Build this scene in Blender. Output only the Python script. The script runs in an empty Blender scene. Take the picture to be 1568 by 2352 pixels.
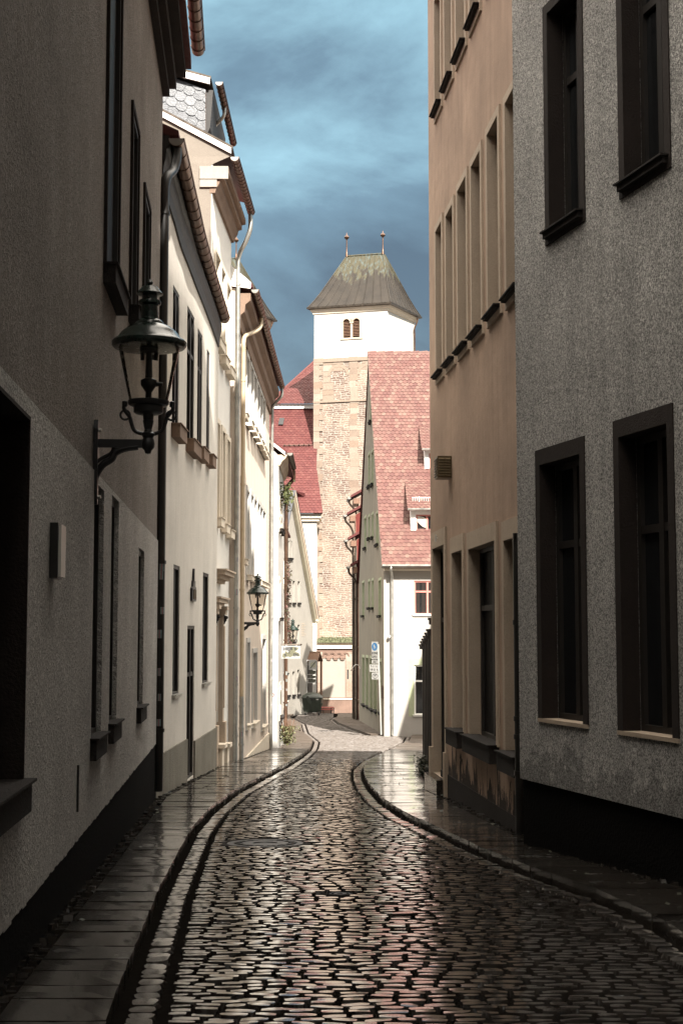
import bpy, math, random
from mathutils import Vector, Matrix
from mathutils.geometry import tessellate_polygon

random.seed(11)
SC = bpy.context.scene
COL = SC.collection
R = math.radians

# ----------------------------------------------------------------------------
# camera model: eye at the origin, looking up the street (+Y), pitched up a little
# survey pixels are on a 1568 x 2352 picture
# ----------------------------------------------------------------------------
FPX = 3300.0
TH = math.atan(284.0 / FPX)
CT, ST = math.cos(TH), math.sin(TH)

def ray(u, v):
    x = (u - 784.0) / FPX
    y = (1176.0 - v) / FPX
    den = CT - y * ST
    return x / den, (ST + y * CT) / den            # X/Y and Z/Y

def zv(v, Y): return ray(784, v)[1] * Y
def at(u, v, Y):
    a, b = ray(u, v)
    return Vector((a * Y, Y, b * Y))

GP = [(-60, 0.8), (0, -1.55), (21, -2.37), (30, -2.75), (45.6, -3.6), (57, -3.95), (62, -4.1), (88, -4.81), (110, -5.4), (400, -13)]
def g(Y):
    for (a, za), (b, zb) in zip(GP, GP[1:]):
        if Y <= b:
            t = (Y - a) / (b - a)
            return za + (zb - za) * t
    return GP[-1][1]
def gr(u, v):
    a, b = ray(u, v)
    lo, hi = 1.0, 160.0
    for _ in range(60):
        m = (lo + hi) / 2
        if b * m > g(m): lo = m
        else: hi = m
    return Vector((a * lo, lo, g(lo)))

# ----------------------------------------------------------------------------
# mesh building
# ----------------------------------------------------------------------------
ORG = {}
class MB:
    def __init__(s): s.v = []; s.f = []
    def quad(s, *p):
        n = len(s.v); s.v += [Vector(q) for q in p]; s.f.append(tuple(range(n, n + len(p))))
    poly = quad
    def obox(s, o, ex, ey, ez):
        o, ex, ey, ez = Vector(o), Vector(ex), Vector(ey), Vector(ez)
        n = len(s.v)
        s.v += [o, o + ex, o + ex + ey, o + ey, o + ez, o + ex + ez, o + ex + ey + ez, o + ey + ez]
        s.f += [tuple(n + i for i in q) for q in ((0, 3, 2, 1), (4, 5, 6, 7), (0, 1, 5, 4), (1, 2, 6, 5), (2, 3, 7, 6), (3, 0, 4, 7))]
    def box(s, a, b):
        s.obox(a, (b[0] - a[0], 0, 0), (0, b[1] - a[1], 0), (0, 0, b[2] - a[2]))
    def cbox(s, c, sx, sy, sz): s.box((c[0] - sx / 2, c[1] - sy / 2, c[2] - sz / 2), (c[0] + sx / 2, c[1] + sy / 2, c[2] + sz / 2))
    def prism(s, pts, vec):
        pts = [Vector(p) for p in pts]; vec = Vector(vec); n = len(s.v); k = len(pts)
        s.v += pts + [p + vec for p in pts]
        s.f.append(tuple(n + i for i in range(k))[::-1]); s.f.append(tuple(n + k + i for i in range(k)))
        for i in range(k): s.f.append((n + i, n + (i + 1) % k, n + k + (i + 1) % k, n + k + i))
    def loft(s, rings, close=True, cap=False):
        n = len(s.v); k = len(rings[0])
        for r in rings: s.v += [Vector(p) for p in r]
        for a in range(len(rings) - 1):
            for i in range(k if close else k - 1):
                j = (i + 1) % k
                s.f.append((n + a * k + i, n + a * k + j, n + (a + 1) * k + j, n + (a + 1) * k + i))
        if cap:
            s.f.append(tuple(n + i for i in range(k))[::-1]); s.f.append(tuple(n + (len(rings) - 1) * k + i for i in range(k)))
    def tube(s, pts, r, n=8, cap=True):
        pts = [Vector(p) for p in pts]
        rr = r if isinstance(r, (list, tuple)) else [r] * len(pts)
        up = None; rings = []
        for i, p in enumerate(pts):
            t = (pts[min(i + 1, len(pts) - 1)] - pts[max(i - 1, 0)]).normalized()
            if up is None:
                up = Vector((0, 0, 1)) if abs(t.z) < .9 else Vector((1, 0, 0))
            x = t.cross(up)
            if x.length < 1e-5: x = t.cross(Vector((0, 1, 0)))
            x.normalize(); y = x.cross(t).normalized(); up = y
            rings.append([p + (x * math.cos(a) + y * math.sin(a)) * rr[i] for a in [2 * math.pi * k / n for k in range(n)]])
        s.loft(rings, True, cap)
    def lathe(s, prof, c=(0, 0, 0), n=16):
        c = Vector(c)
        s.loft([[c + Vector((r * math.cos(2 * math.pi * k / n), r * math.sin(2 * math.pi * k / n), z)) for k in range(n)] for r, z in prof], True, True)
    def half(s, pts, r, out, n=8, thick=0.012):
        # open half-round channel along pts; out = horizontal direction to the street
        pts = [Vector(p) for p in pts]; out = Vector(out).normalized(); rings = []
        for p in pts:
            ring = []
            for k in range(n + 1):
                a = math.pi + math.pi * k / n
                ring.append(p + out * (-math.cos(a)) * -r + Vector((0, 0, 1)) * math.sin(a) * r)
            for k in range(n, -1, -1):
                a = math.pi + math.pi * k / n
                ring.append(p + out * (-math.cos(a)) * -(r - thick) + Vector((0, 0, 1)) * math.sin(a) * (r - thick))
            rings.append(ring)
        s.loft(rings, True, True)
    def build(s, name, mat, parent=None, smooth=False, org=None):
        o0 = org if org is not None else (ORG.get(parent.name, Vector()) if parent else Vector())
        me = bpy.data.meshes.new(name)
        me.from_pydata([tuple(p - o0) for p in s.v], [], s.f)
        if mat:
            for m in (mat if isinstance(mat, (list, tuple)) else [mat]): me.materials.append(m)
        if smooth:
            me.polygons.foreach_set('use_smooth', [True] * len(me.polygons))
            me.set_sharp_from_angle(angle=R(38))
        me.update()
        o = bpy.data.objects.new(name, me); COL.objects.link(o)
        if parent: o.parent = parent
        elif org is not None: o.location = org
        ORG[o.name] = Vector(o0)
        return o

def tag(o, label=None, cat=None, group=None, kind=None):
    if label: o['label'] = label
    if cat: o['category'] = cat
    if group: o['group'] = group
    if kind: o['kind'] = kind
    return o
def thing(name, loc, label, cat, group=None):
    o = bpy.data.objects.new(name, None); COL.objects.link(o)
    o.location = loc; o.empty_display_size = .2
    ORG[o.name] = Vector(loc)
    return tag(o, label, cat, group)
def copy_tree(o, parent=None):
    c = o.copy(); COL.objects.link(c)
    if parent: c.parent = parent
    for ch in [k for k in bpy.data.objects if k.parent == o]: copy_tree(ch, c)
    return c

# ----------------------------------------------------------------------------
# materials
# ----------------------------------------------------------------------------
def mat_new(name):
    m = bpy.data.materials.new(name); m.use_nodes = True
    nt = m.node_tree; b = nt.nodes['Principled BSDF']
    return m, nt, b
def N(nt, t, **kw):
    n = nt.nodes.new(t)
    for k, v in kw.items():
        if k.startswith('i_'): n.inputs[k[2:].replace('_', ' ')].default_value = v
        else: setattr(n, k, v)
    return n
def L(nt, a, b): nt.links.new(a, b)
def mixc(nt, fac, a, b, mode='MIX'):
    n = nt.nodes.new('ShaderNodeMix'); n.data_type = 'RGBA'; n.blend_type = mode
    for sock, val in ((n.inputs[0], fac), (n.inputs[6], a), (n.inputs[7], b)):
        if hasattr(val, 'links'): L(nt, val, sock)
        else: sock.default_value = val if not isinstance(val, tuple) else (*val, 1) if len(val) == 3 else val
    return n.outputs[2]
def ramp(nt, src, p0, p1, c0=(0, 0, 0, 1), c1=(1, 1, 1, 1)):
    n = nt.nodes.new('ShaderNodeValToRGB')
    e = n.color_ramp.elements; e[0].position = p0; e[1].position = p1; e[0].color = c0; e[1].color = c1
    L(nt, src, n.inputs[0]); return n.outputs[0]
def coords(nt, scale=(1, 1, 1)):
    tc = nt.nodes.new('ShaderNodeTexCoord'); mp = nt.nodes.new('ShaderNodeMapping')
    mp.inputs['Scale'].default_value = scale
    L(nt, tc.outputs['Object'], mp.inputs[0]); return mp.outputs[0]
def noise(nt, vec, scale, detail=4, rough=.55, dist=0):
    n = N(nt, 'ShaderNodeTexNoise'); L(nt, vec, n.inputs['Vector'])
    n.inputs['Scale'].default_value = scale; n.inputs['Detail'].default_value = detail
    n.inputs['Roughness'].default_value = rough; n.inputs['Distortion'].default_value = dist
    return n.outputs[0]
def bump(nt, b, h, strength, dist, prev=None):
    n = N(nt, 'ShaderNodeBump'); n.inputs['Strength'].default_value = strength; n.inputs['Distance'].default_value = dist
    L(nt, h, n.inputs['Height'])
    if prev: L(nt, prev, n.inputs['Normal'])
    L(nt, n.outputs[0], b.inputs['Normal']); return n.outputs[0]
def mul(col, k): return tuple(c * k for c in col)

def plaster(name, col, bs=70, bst=.35, bd=.006, var=.22, streak=.25, rough=.9, dist=0, dirt=None, dirt_z=None, grain=.18, spec=.25):
    m, nt, b = mat_new(name)
    v = coords(nt)
    big = ramp(nt, noise(nt, v, .9, 5, .6), .3, .75)
    c = mixc(nt, big, mul(col, 1 - var), mul(col, 1 + var * .5))
    sv = coords(nt, (5, 5, .35))
    st = ramp(nt, noise(nt, sv, 1.3, 4, .6), .45, .8)
    s2 = nt.nodes.new('ShaderNodeMath'); s2.operation = 'MULTIPLY'; L(nt, st, s2.inputs[0]); s2.inputs[1].default_value = streak
    c = mixc(nt, s2.outputs[0], c, mul(col, .55))
    fine = noise(nt, v, bs, 3, .6, dist)
    fr = ramp(nt, fine, .3, .7)
    c = mixc(nt, grain, c, fr, 'MULTIPLY')
    if dirt:
        # splash and damp stains: a ragged band of dark patches low on the wall
        sep = nt.nodes.new('ShaderNodeSeparateXYZ'); L(nt, v, sep.inputs[0])
        mm = nt.nodes.new('ShaderNodeMapRange'); mm.inputs[1].default_value = dirt_z[0]; mm.inputs[2].default_value = dirt_z[1]
        mm.inputs[3].default_value = .75; mm.inputs[4].default_value = .2
        L(nt, sep.outputs[2], mm.inputs[0])
        dn = noise(nt, coords(nt, (3, 3, .8)), 1.6, 6, .7, .6)
        sub = nt.nodes.new('ShaderNodeMath'); sub.operation = 'LESS_THAN'; L(nt, dn, sub.inputs[0]); L(nt, mm.outputs[0], sub.inputs[1])
        c = mixc(nt, sub.outputs[0], c, dirt)
    L(nt, c, b.inputs['Base Color']); b.inputs['Roughness'].default_value = rough
    b.inputs['Specular IOR Level'].default_value = spec
    med = noise(nt, v, 3.5, 4, .6)
    p = bump(nt, b, med, .35, .03)
    bump(nt, b, fr, bst, bd, p)
    return m

def roughcast(name, col):
    m, nt, b = mat_new(name)
    v = coords(nt)
    n1 = noise(nt, v, 36, 3, .6, 1.8)
    n2 = noise(nt, v, 70, 2, .5, .8)
    a = nt.nodes.new('ShaderNodeMath'); a.operation = 'ADD'; L(nt, n1, a.inputs[0]); L(nt, n2, a.inputs[1])
    h = ramp(nt, a.outputs[0], .36, .64)
    hh = nt.nodes.new('ShaderNodeMath'); hh.operation = 'MULTIPLY'; L(nt, a.outputs[0], hh.inputs[0]); hh.inputs[1].default_value = .5
    h = ramp(nt, hh.outputs[0], .43, .57)
    big = ramp(nt, noise(nt, v, .7, 4, .6), .3, .7)
    c = mixc(nt, big, mul(col, .82), mul(col, 1.1))
    stn = ramp(nt, noise(nt, coords(nt, (3.2, 3.2, .22)), 1.2, 5, .65), .46, .74)
    sm = nt.nodes.new('ShaderNodeMath'); sm.operation = 'MULTIPLY'; L(nt, stn, sm.inputs[0]); sm.inputs[1].default_value = .45
    c = mixc(nt, sm.outputs[0], c, mul(col, .42))
    pt_ = ramp(nt, noise(nt, v, 1.7, 6, .7), .52, .66)
    c = mixc(nt, pt_, c, mixc(nt, .35, c, mul(col, 1.25)))
    sp_ = nt.nodes.new('ShaderNodeSeparateXYZ'); L(nt, v, sp_.inputs[0])
    mz = nt.nodes.new('ShaderNodeMapRange'); mz.inputs[1].default_value = .5; mz.inputs[2].default_value = 1.35; mz.inputs[3].default_value = .66; mz.inputs[4].default_value = .22; L(nt, sp_.outputs[2], mz.inputs[0])
    gt = nt.nodes.new('ShaderNodeMath'); gt.operation = 'LESS_THAN'; L(nt, noise(nt, v, 2.6, 7, .75), gt.inputs[0]); L(nt, mz.outputs[0], gt.inputs[1])
    c = mixc(nt, gt.outputs[0], c, mixc(nt, .55, c, mul(col, .3)))
    c2 = mixc(nt, .74, c, h, 'MULTIPLY')
    L(nt, c2, b.inputs['Base Color']); b.inputs['Roughness'].default_value = .85
    b.inputs['Specular IOR Level'].default_value = .3
    bump(nt, b, h, 1, .03)
    return m

def plain(name, col, rough=.6, metal=0, var=.15, nscale=8, bst=.1, bd=.003, spec=.5):
    m, nt, b = mat_new(name)
    v = coords(nt)
    n = noise(nt, v, nscale, 5, .6)
    c = mixc(nt, ramp(nt, n, .3, .7), mul(col, 1 - var), mul(col, 1 + var))
    L(nt, c, b.inputs['Base Color'])
    mr = nt.nodes.new('ShaderNodeMapRange'); mr.inputs[3].default_value = max(.03, rough - .12); mr.inputs[4].default_value = min(1, rough + .12)
    L(nt, n, mr.inputs[0]); L(nt, mr.outputs[0], b.inputs['Roughness'])
    b.inputs['Metallic'].default_value = metal
    b.inputs['Specular IOR Level'].default_value = spec
    if bst: bump(nt, b, noise(nt, v, nscale * 6, 3), bst, bd)
    return m

def island(name, cols, rough=(.2, .45), bs=60, bst=.25, bd=.004, spec=.5, spots=None, wet=None, coat=0, dry=None):
    """each separate piece (stone, tile, slab, leaf) gets its own tone"""
    m, nt, b = mat_new(name)
    gi = nt.nodes.new('ShaderNodeNewGeometry')
    rp = nt.nodes.new('ShaderNodeValToRGB'); cr = rp.color_ramp
    while len(cr.elements) < len(cols): cr.elements.new(.5)
    for i, c in enumerate(cols):
        cr.elements[i].position = i / max(1, len(cols) - 1); cr.elements[i].color = (*c, 1)
    L(nt, gi.outputs['Random Per Island'], rp.inputs[0])
    v = coords(nt)
    n = noise(nt, v, bs * .35, 5, .65)
    c = mixc(nt, .5, rp.outputs[0], ramp(nt, n, .25, .75, (.45, .45, .45, 1), (1.15, 1.15, 1.15, 1)), 'MULTIPLY')
    if spots:
        c = mixc(nt, ramp(nt, noise(nt, v, 2.2, 5, .65), .55, .68), c, spots)
    mr = nt.nodes.new('ShaderNodeMapRange'); mr.inputs[1].default_value = .3; mr.inputs[2].default_value = .7
    mr.inputs[3].default_value = rough[0]; mr.inputs[4].default_value = rough[1]
    L(nt, noise(nt, v, wet or 7, 4, .6), mr.inputs[0]); rs = mr.outputs[0]
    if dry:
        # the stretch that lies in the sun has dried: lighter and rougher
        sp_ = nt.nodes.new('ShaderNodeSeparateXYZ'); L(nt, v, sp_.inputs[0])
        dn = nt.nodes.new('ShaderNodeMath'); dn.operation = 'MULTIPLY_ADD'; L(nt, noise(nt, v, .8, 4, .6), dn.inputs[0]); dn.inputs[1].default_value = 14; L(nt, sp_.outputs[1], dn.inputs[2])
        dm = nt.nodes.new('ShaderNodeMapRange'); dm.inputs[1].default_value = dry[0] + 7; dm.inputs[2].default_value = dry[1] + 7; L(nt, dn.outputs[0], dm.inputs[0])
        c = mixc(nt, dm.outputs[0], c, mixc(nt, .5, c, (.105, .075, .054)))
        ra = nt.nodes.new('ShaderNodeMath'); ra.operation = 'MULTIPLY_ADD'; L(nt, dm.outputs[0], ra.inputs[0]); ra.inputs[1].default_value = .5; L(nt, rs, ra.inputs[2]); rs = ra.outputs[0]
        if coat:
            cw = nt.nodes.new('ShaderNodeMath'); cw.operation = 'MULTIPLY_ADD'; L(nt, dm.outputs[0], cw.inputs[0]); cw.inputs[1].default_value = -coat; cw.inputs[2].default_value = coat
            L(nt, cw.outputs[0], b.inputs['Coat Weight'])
    elif coat: b.inputs['Coat Weight'].default_value = coat
    if coat: b.inputs['Coat Roughness'].default_value = .10
    L(nt, c, b.inputs['Base Color']); L(nt, rs, b.inputs['Roughness'])
    b.inputs['Specular IOR Level'].default_value = spec
    bump(nt, b, noise(nt, v, bs, 4, .6), bst, bd)
    return m

def masonry(name, zones=True):
    m, nt, b = mat_new(name)
    tc = nt.nodes.new('ShaderNodeTexCoord')
    v0 = tc.outputs['Object']
    # use (x+y, z) so both faces of the tower get courses
    sep = nt.nodes.new('ShaderNodeSeparateXYZ'); L(nt, v0, sep.inputs[0])
    ad = nt.nodes.new('ShaderNodeMath'); L(nt, sep.outputs[0], ad.inputs[0]); L(nt, sep.outputs[1], ad.inputs[1])
    cb = nt.nodes.new('ShaderNodeCombineXYZ'); L(nt, ad.outputs[0], cb.inputs[0]); L(nt, sep.outputs[2], cb.inputs[1])
    nz = N(nt, 'ShaderNodeTexNoise'); nz.inputs['Scale'].default_value = 1.7; nz.inputs['Detail'].default_value = 4; L(nt, v0, nz.inputs['Vector'])
    sc = nt.nodes.new('ShaderNodeVectorMath'); sc.operation = 'SCALE'; sc.inputs['Scale'].default_value = .34
    L(nt, nz.outputs['Color'], sc.inputs[0])
    av = nt.nodes.new('ShaderNodeVectorMath'); L(nt, cb.outputs[0], av.inputs[0]); L(nt, sc.outputs[0], av.inputs[1])
    br = nt.nodes.new('ShaderNodeTexBrick'); L(nt, av.outputs[0], br.inputs['Vector'])
    br.inputs['Scale'].default_value = 1; br.inputs['Brick Width'].default_value = .42; br.inputs['Row Height'].default_value = .145
    br.inputs['Mortar Size'].default_value = .025; br.inputs['Mortar Smooth'].default_value = .4; br.inputs['Bias'].default_value = -.2
    br.offset_frequency = 2; br.squash = .7; br.squash_frequency = 3
    br.inputs['Color1'].default_value = (.125, .082, .066, 1); br.inputs['Color2'].default_value = (.20, .163, .135, 1)
    br.inputs['Mortar'].default_value = (.31, .275, .235, 1)
    pn = ramp(nt, noise(nt, v0, .55, 4, .6), .42, .6)
    c = mixc(nt, pn, br.outputs['Color'], mixc(nt, .55, br.outputs['Color'], (.34, .275, .215)))
    sp = ramp(nt, noise(nt, v0, 3.2, 5, .7), .55, .75)
    c = mixc(nt, sp, c, mixc(nt, .5, c, (.13, .055, .04)))
    L(nt, c, b.inputs['Base Color']); b.inputs['Roughness'].default_value = .92; b.inputs['Specular IOR Level'].default_value = .2
    inv = nt.nodes.new('ShaderNodeMath'); inv.operation = 'SUBTRACT'; inv.inputs[0].default_value = 1; L(nt, br.outputs['Fac'], inv.inputs[1])
    p = bump(nt, b, inv.outputs[0], .7, .04)
    bump(nt, b, noise(nt, v0, 9, 5, .7), .7, .05, p)
    return m

def patina(name):
    m, nt, b = mat_new(name)
    v = coords(nt)
    sep = nt.nodes.new('ShaderNodeSeparateXYZ'); L(nt, v, sep.inputs[0])
    mr = nt.nodes.new('ShaderNodeMapRange'); mr.inputs[1].default_value = 28.4; mr.inputs[2].default_value = 31.2; mr.inputs[3].default_value = 0; mr.inputs[4].default_value = .62
    L(nt, sep.outputs[2], mr.inputs[0])
    n = noise(nt, coords(nt, (3.2, 3.2, .10)), 1.1, 3, .55)
    a = nt.nodes.new('ShaderNodeMath'); L(nt, n, a.inputs[0]); L(nt, mr.outputs[0], a.inputs[1])
    k = ramp(nt, a.outputs[0], .86, .98)
    br = mixc(nt, ramp(nt, noise(nt, v, 1.2, 5), .35, .65), (.013, .0095, .0065), (.024, .018, .0125))
    gn = mixc(nt, ramp(nt, noise(nt, coords(nt, (5, 5, .10)), 1.4, 2), .5, .66), (.044, .038, .020), (.055, .066, .058))
    L(nt, mixc(nt, k, br, gn), b.inputs['Base Color'])
    b.inputs['Roughness'].default_value = .68; b.inputs['Specular IOR Level'].default_value = .3
    bump(nt, b, noise(nt, v, 2.5, 4), .3, .04)
    return m

def glassy(name):
    m = bpy.data.materials.new(name); m.use_nodes = True; nt = m.node_tree
    for n in list(nt.nodes): nt.nodes.remove(n)
    o = nt.nodes.new('ShaderNodeOutputMaterial'); mx = nt.nodes.new('ShaderNodeMixShader')
    t = nt.nodes.new('ShaderNodeBsdfTransparent'); t.inputs[0].default_value = (.96, .94, .9, 1)
    gl = nt.nodes.new('ShaderNodeBsdfGlossy'); gl.inputs['Roughness'].default_value = .06
    fr = nt.nodes.new('ShaderNodeLayerWeight'); fr.inputs[0].default_value = .12
    nz = noise(nt, coords(nt, (14, 14, 4)), 1.5, 2)
    bp = nt.nodes.new('ShaderNodeBump'); bp.inputs['Strength'].default_value = .25; bp.inputs['Distance'].default_value = .02; L(nt, nz, bp.inputs['Height'])
    L(nt, bp.outputs[0], gl.inputs['Normal'])
    L(nt, fr.outputs['Fresnel'], mx.inputs[0]); L(nt, t.outputs[0], mx.inputs[1]); L(nt, gl.outputs[0], mx.inputs[2]); L(nt, mx.outputs[0], o.inputs[0])
    return m

M = {}
M['near_plaster'] = plaster('grey_brown_plaster', (.40, .355, .315), bs=28, bst=1, bd=.02, var=.25, streak=.3, dist=1.2, grain=.5)
M['near_low'] = plaster('grey_low_plaster', (.76, .735, .695), bs=26, bst=1, bd=.022, var=.22, streak=.15, dist=1.2, grain=.55)
M['cream'] = plaster('cream_plaster', (.62, .58, .52), bs=60, bst=.55, bd=.006, var=.14, streak=.22)
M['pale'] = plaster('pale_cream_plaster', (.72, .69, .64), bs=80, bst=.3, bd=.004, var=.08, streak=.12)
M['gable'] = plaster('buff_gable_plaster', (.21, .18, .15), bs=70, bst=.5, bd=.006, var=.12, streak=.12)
M['peach'] = plaster('peach_plaster', (.64, .55, .465), bs=90, bst=.3, bd=.004, var=.10, streak=.28)
M['white'] = plaster('white_plaster', (.46, .44, .41), bs=80, bst=.2, bd=.003, var=.05, streak=.08)
M['terra'] = plaster('terracotta_plaster', (.43, .305, .225), bs=70, bst=.3, bd=.004, var=.28, streak=.5, dirt=(.035, .027, .022), dirt_z=(-.15, 1.25))
M['rough'] = roughcast('roughcast_plaster', (.76, .735, .70))
M['shaded_grey'] = plaster('shaded_green_grey_plaster', (.245, .215, .17), bs=80, bst=.3, bd=.004, var=.14, streak=.3)  # green grey wall colour, darkened to carry the shade on the gable side
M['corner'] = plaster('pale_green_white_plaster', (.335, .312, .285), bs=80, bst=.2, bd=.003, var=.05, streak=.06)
M['green_paint'] = plain('pale_green_paint', (.30, .325, .21), .7, var=.1)
M['sandstone'] = plaster('sandstone_trim', (.46, .37, .285), bs=60, bst=.4, bd=.004, var=.18, streak=.2)
M['brownstone'] = plaster('brown_moulded_eaves', (.22, .15, .11), bs=60, bst=.3, bd=.004, var=.2, streak=.2)
M['bleached'] = plaster('bleached_ivory_plaster', (.30, .275, .24), bs=70, bst=.3, bd=.004, var=.10, streak=.25)
M['trimgrey'] = plaster('grey_trim', (.25, .22, .16), bs=60, bst=.3, bd=.004, var=.15, streak=.2)
M['palestone'] = plaster('pale_stone_trim', (.68, .60, .49), bs=60, bst=.3, bd=.004, var=.1, streak=.15)
M['darkstone'] = plaster('dark_stone', (.024, .020, .018), bs=50, bst=.6, bd=.006, var=.3, streak=.3)
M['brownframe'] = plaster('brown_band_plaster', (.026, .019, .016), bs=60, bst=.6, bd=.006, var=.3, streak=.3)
M['plinth'] = plaster('grey_cement_plinth', (.20, .185, .15), bs=35, bst=.7, bd=.01, var=.3, streak=.55)
M['blackplinth'] = plaster('black_tar_plinth', (.007, .0065, .006), bs=35, bst=.7, bd=.01, var=.3, streak=.3, rough=.95, spec=.04)
M['darkwood'] = plain('dark_stained_wood', (.011, .008, .006), .6, var=.3, nscale=14, bst=.3)
M['brownwood'] = plain('brown_wood', (.14, .075, .045), .65, var=.25, nscale=14, bst=.3)
M['redwood'] = plain('red_painted_wood', (.34, .085, .07), .5, var=.12)
M['rosewood'] = plain('rose_painted_frame', (.42, .16, .13), .5, var=.1)
M['whitewood'] = plain('white_painted_wood', (.78, .76, .72), .5, var=.05)
M['redwall'] = plaster('oxblood_render', (.12, .025, .02), bs=80, bst=.3, bd=.004, var=.15, streak=.2)
M['copper'] = plain('weathered_copper', (.11, .064, .043), .36, metal=.75, var=.35, nscale=3, bst=.15)
M['darkmetal'] = plain('dark_bronze_metal', (.075, .058, .045), .35, metal=.7, var=.3, nscale=4, bst=.1)
M['zinc'] = plain('dull_zinc', (.36, .35, .32), .38, metal=.8, var=.25, nscale=4, bst=.12)
M['peachpipe'] = plain('ochre_painted_metal', (.37, .29, .19), .5, var=.08)
M['blackpipe'] = plain('black_painted_pipe', (.014, .013, .012), .4, var=.3)
M['iron'] = plain('black_cast_iron', (.012, .012, .013), .42, var=.3, nscale=20, bst=.2)
M['greeniron'] = plain('dark_green_enamel', (.009, .019, .015), .25, var=.2)
M['enamel'] = plain('white_enamel', (.6, .58, .54), .4, var=.05)
M['glass'] = plain('dark_window_glass', (.010, .011, .012), .08, var=.3, bst=0)
M['darkpane'] = plain('unlit_matt_glass', (.006, .006, .006), .55, var=.3, bst=0, spec=.08)
M['lampglass'] = glassy('lantern_glass')
M['brass'] = plain('tarnished_brass', (.12, .09, .05), .4, metal=.7)
M['curtain'] = plain('net_curtain', (.62, .58, .50), .9, var=.1)
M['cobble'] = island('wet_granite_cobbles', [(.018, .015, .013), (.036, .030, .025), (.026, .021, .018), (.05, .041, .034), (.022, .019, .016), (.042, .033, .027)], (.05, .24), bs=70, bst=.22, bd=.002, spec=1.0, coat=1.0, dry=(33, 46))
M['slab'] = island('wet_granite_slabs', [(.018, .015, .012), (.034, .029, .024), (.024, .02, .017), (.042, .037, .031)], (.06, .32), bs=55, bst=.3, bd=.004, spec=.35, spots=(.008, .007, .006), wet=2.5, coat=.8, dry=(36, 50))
M['joint'] = plain('dark_joint_sand', (.008, .007, .006), .95, var=.3, nscale=20, bst=.3, spec=0)
M['earth'] = plain('ground_earth', (.07, .06, .05), .9, var=.3, nscale=.6)
M['tile'] = island('red_clay_tiles', [(.085, .036, .032), (.12, .058, .048), (.098, .042, .036), (.13, .074, .059), (.09, .040, .035), (.118, .060, .049), (.105, .048, .041), (.14, .085, .067), (.11, .052, .044)], (.6, .85), bs=30, bst=.2, bd=.004, spec=.25)
M['tile_dark'] = island('dark_red_clay_tiles', [(.075, .020, .019), (.098, .028, .025), (.086, .024, .022), (.11, .037, .032)], (.65, .85), bs=30, bst=.2, bd=.004, spec=.25)
M['slate'] = island('slate_scales', [(.026, .028, .034), (.058, .060, .069), (.04, .042, .049), (.085, .088, .098)], (.3, .5), bs=40, bst=.6, bd=.01, spec=.5)
M['masonry'] = masonry('rubble_masonry')
M['ashlar'] = island('sandstone_ashlar', [(.20, .145, .112), (.26, .21, .168), (.225, .16, .12), (.29, .25, .205), (.24, .18, .14)], (.8, .95), bs=30, bst=.4, bd=.01, spec=.2)
M['redstone'] = plaster('red_sandstone', (.20, .13, .10), bs=30, bst=.5, bd=.01, var=.3, streak=.3)
M['patina'] = patina('copper_patina_sheet')
M['moss'] = island('mossy_slabs', [(.05, .06, .025), (.09, .095, .045), (.035, .035, .022)], (.8, .95), bs=20, bst=.6, bd=.03)
M['panel'] = plaster('lime_washed_panel', (.27, .245, .21), bs=40, bst=.2, bd=.003, var=.05, streak=.06)
M['bin'] = plain('dark_green_plastic', (.022, .028, .020), .42, var=.25, nscale=6)
M['rubber'] = plain('black_rubber', (.012, .012, .012), .7)
M['signwhite'] = plain('white_sign_sheet', (.27, .265, .25), .45, var=.03, bst=0)
M['signblue'] = plain('blue_sign_sheet', (.02, .09, .20), .4, var=.03, bst=0)
M['ink'] = plain('black_ink', (.012, .012, .012), .6, var=.05, bst=0)
M['signgrey'] = plain('grey_sign_print', (.26, .255, .19), .6, var=.1, bst=0)
M['khaki'] = plain('flaked_khaki_paint', (.105, .10, .06), .7, var=.2)
M['darkpanel'] = plain('dark_olive_panel', (.06, .06, .045), .4, var=.2)
M['heart'] = plain('red_spray_paint', (.28, .03, .05), .6)
M['leaf_green'] = island('yellow_green_leaves', [(.045, .055, .01), (.075, .08, .015), (.03, .04, .01), (.10, .10, .025)], (.7, .9), bs=40)
M['leaf_red'] = island('autumn_vine_leaves', [(.025, .03, .01), (.07, .022, .018), (.04, .04, .014), (.10, .038, .034), (.02, .022, .01), (.055, .048, .014)], (.7, .9), bs=40)
M['leaf_dark'] = island('dark_weed_leaves', [(.018, .022, .010), (.03, .032, .014), (.012, .014, .008)], (.5, .7), bs=40)
M['leaf_lav'] = island('dry_lavender', [(.08, .08, .03), (.13, .125, .05), (.05, .055, .02), (.17, .155, .08)], (.6, .8), bs=40)
M['sticker'] = island('paper_stickers', [(.62, .60, .56), (.4, .12, .1), (.1, .2, .25), (.55, .5, .35), (.5, .5, .5)], (.5, .7), bs=60)

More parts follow.
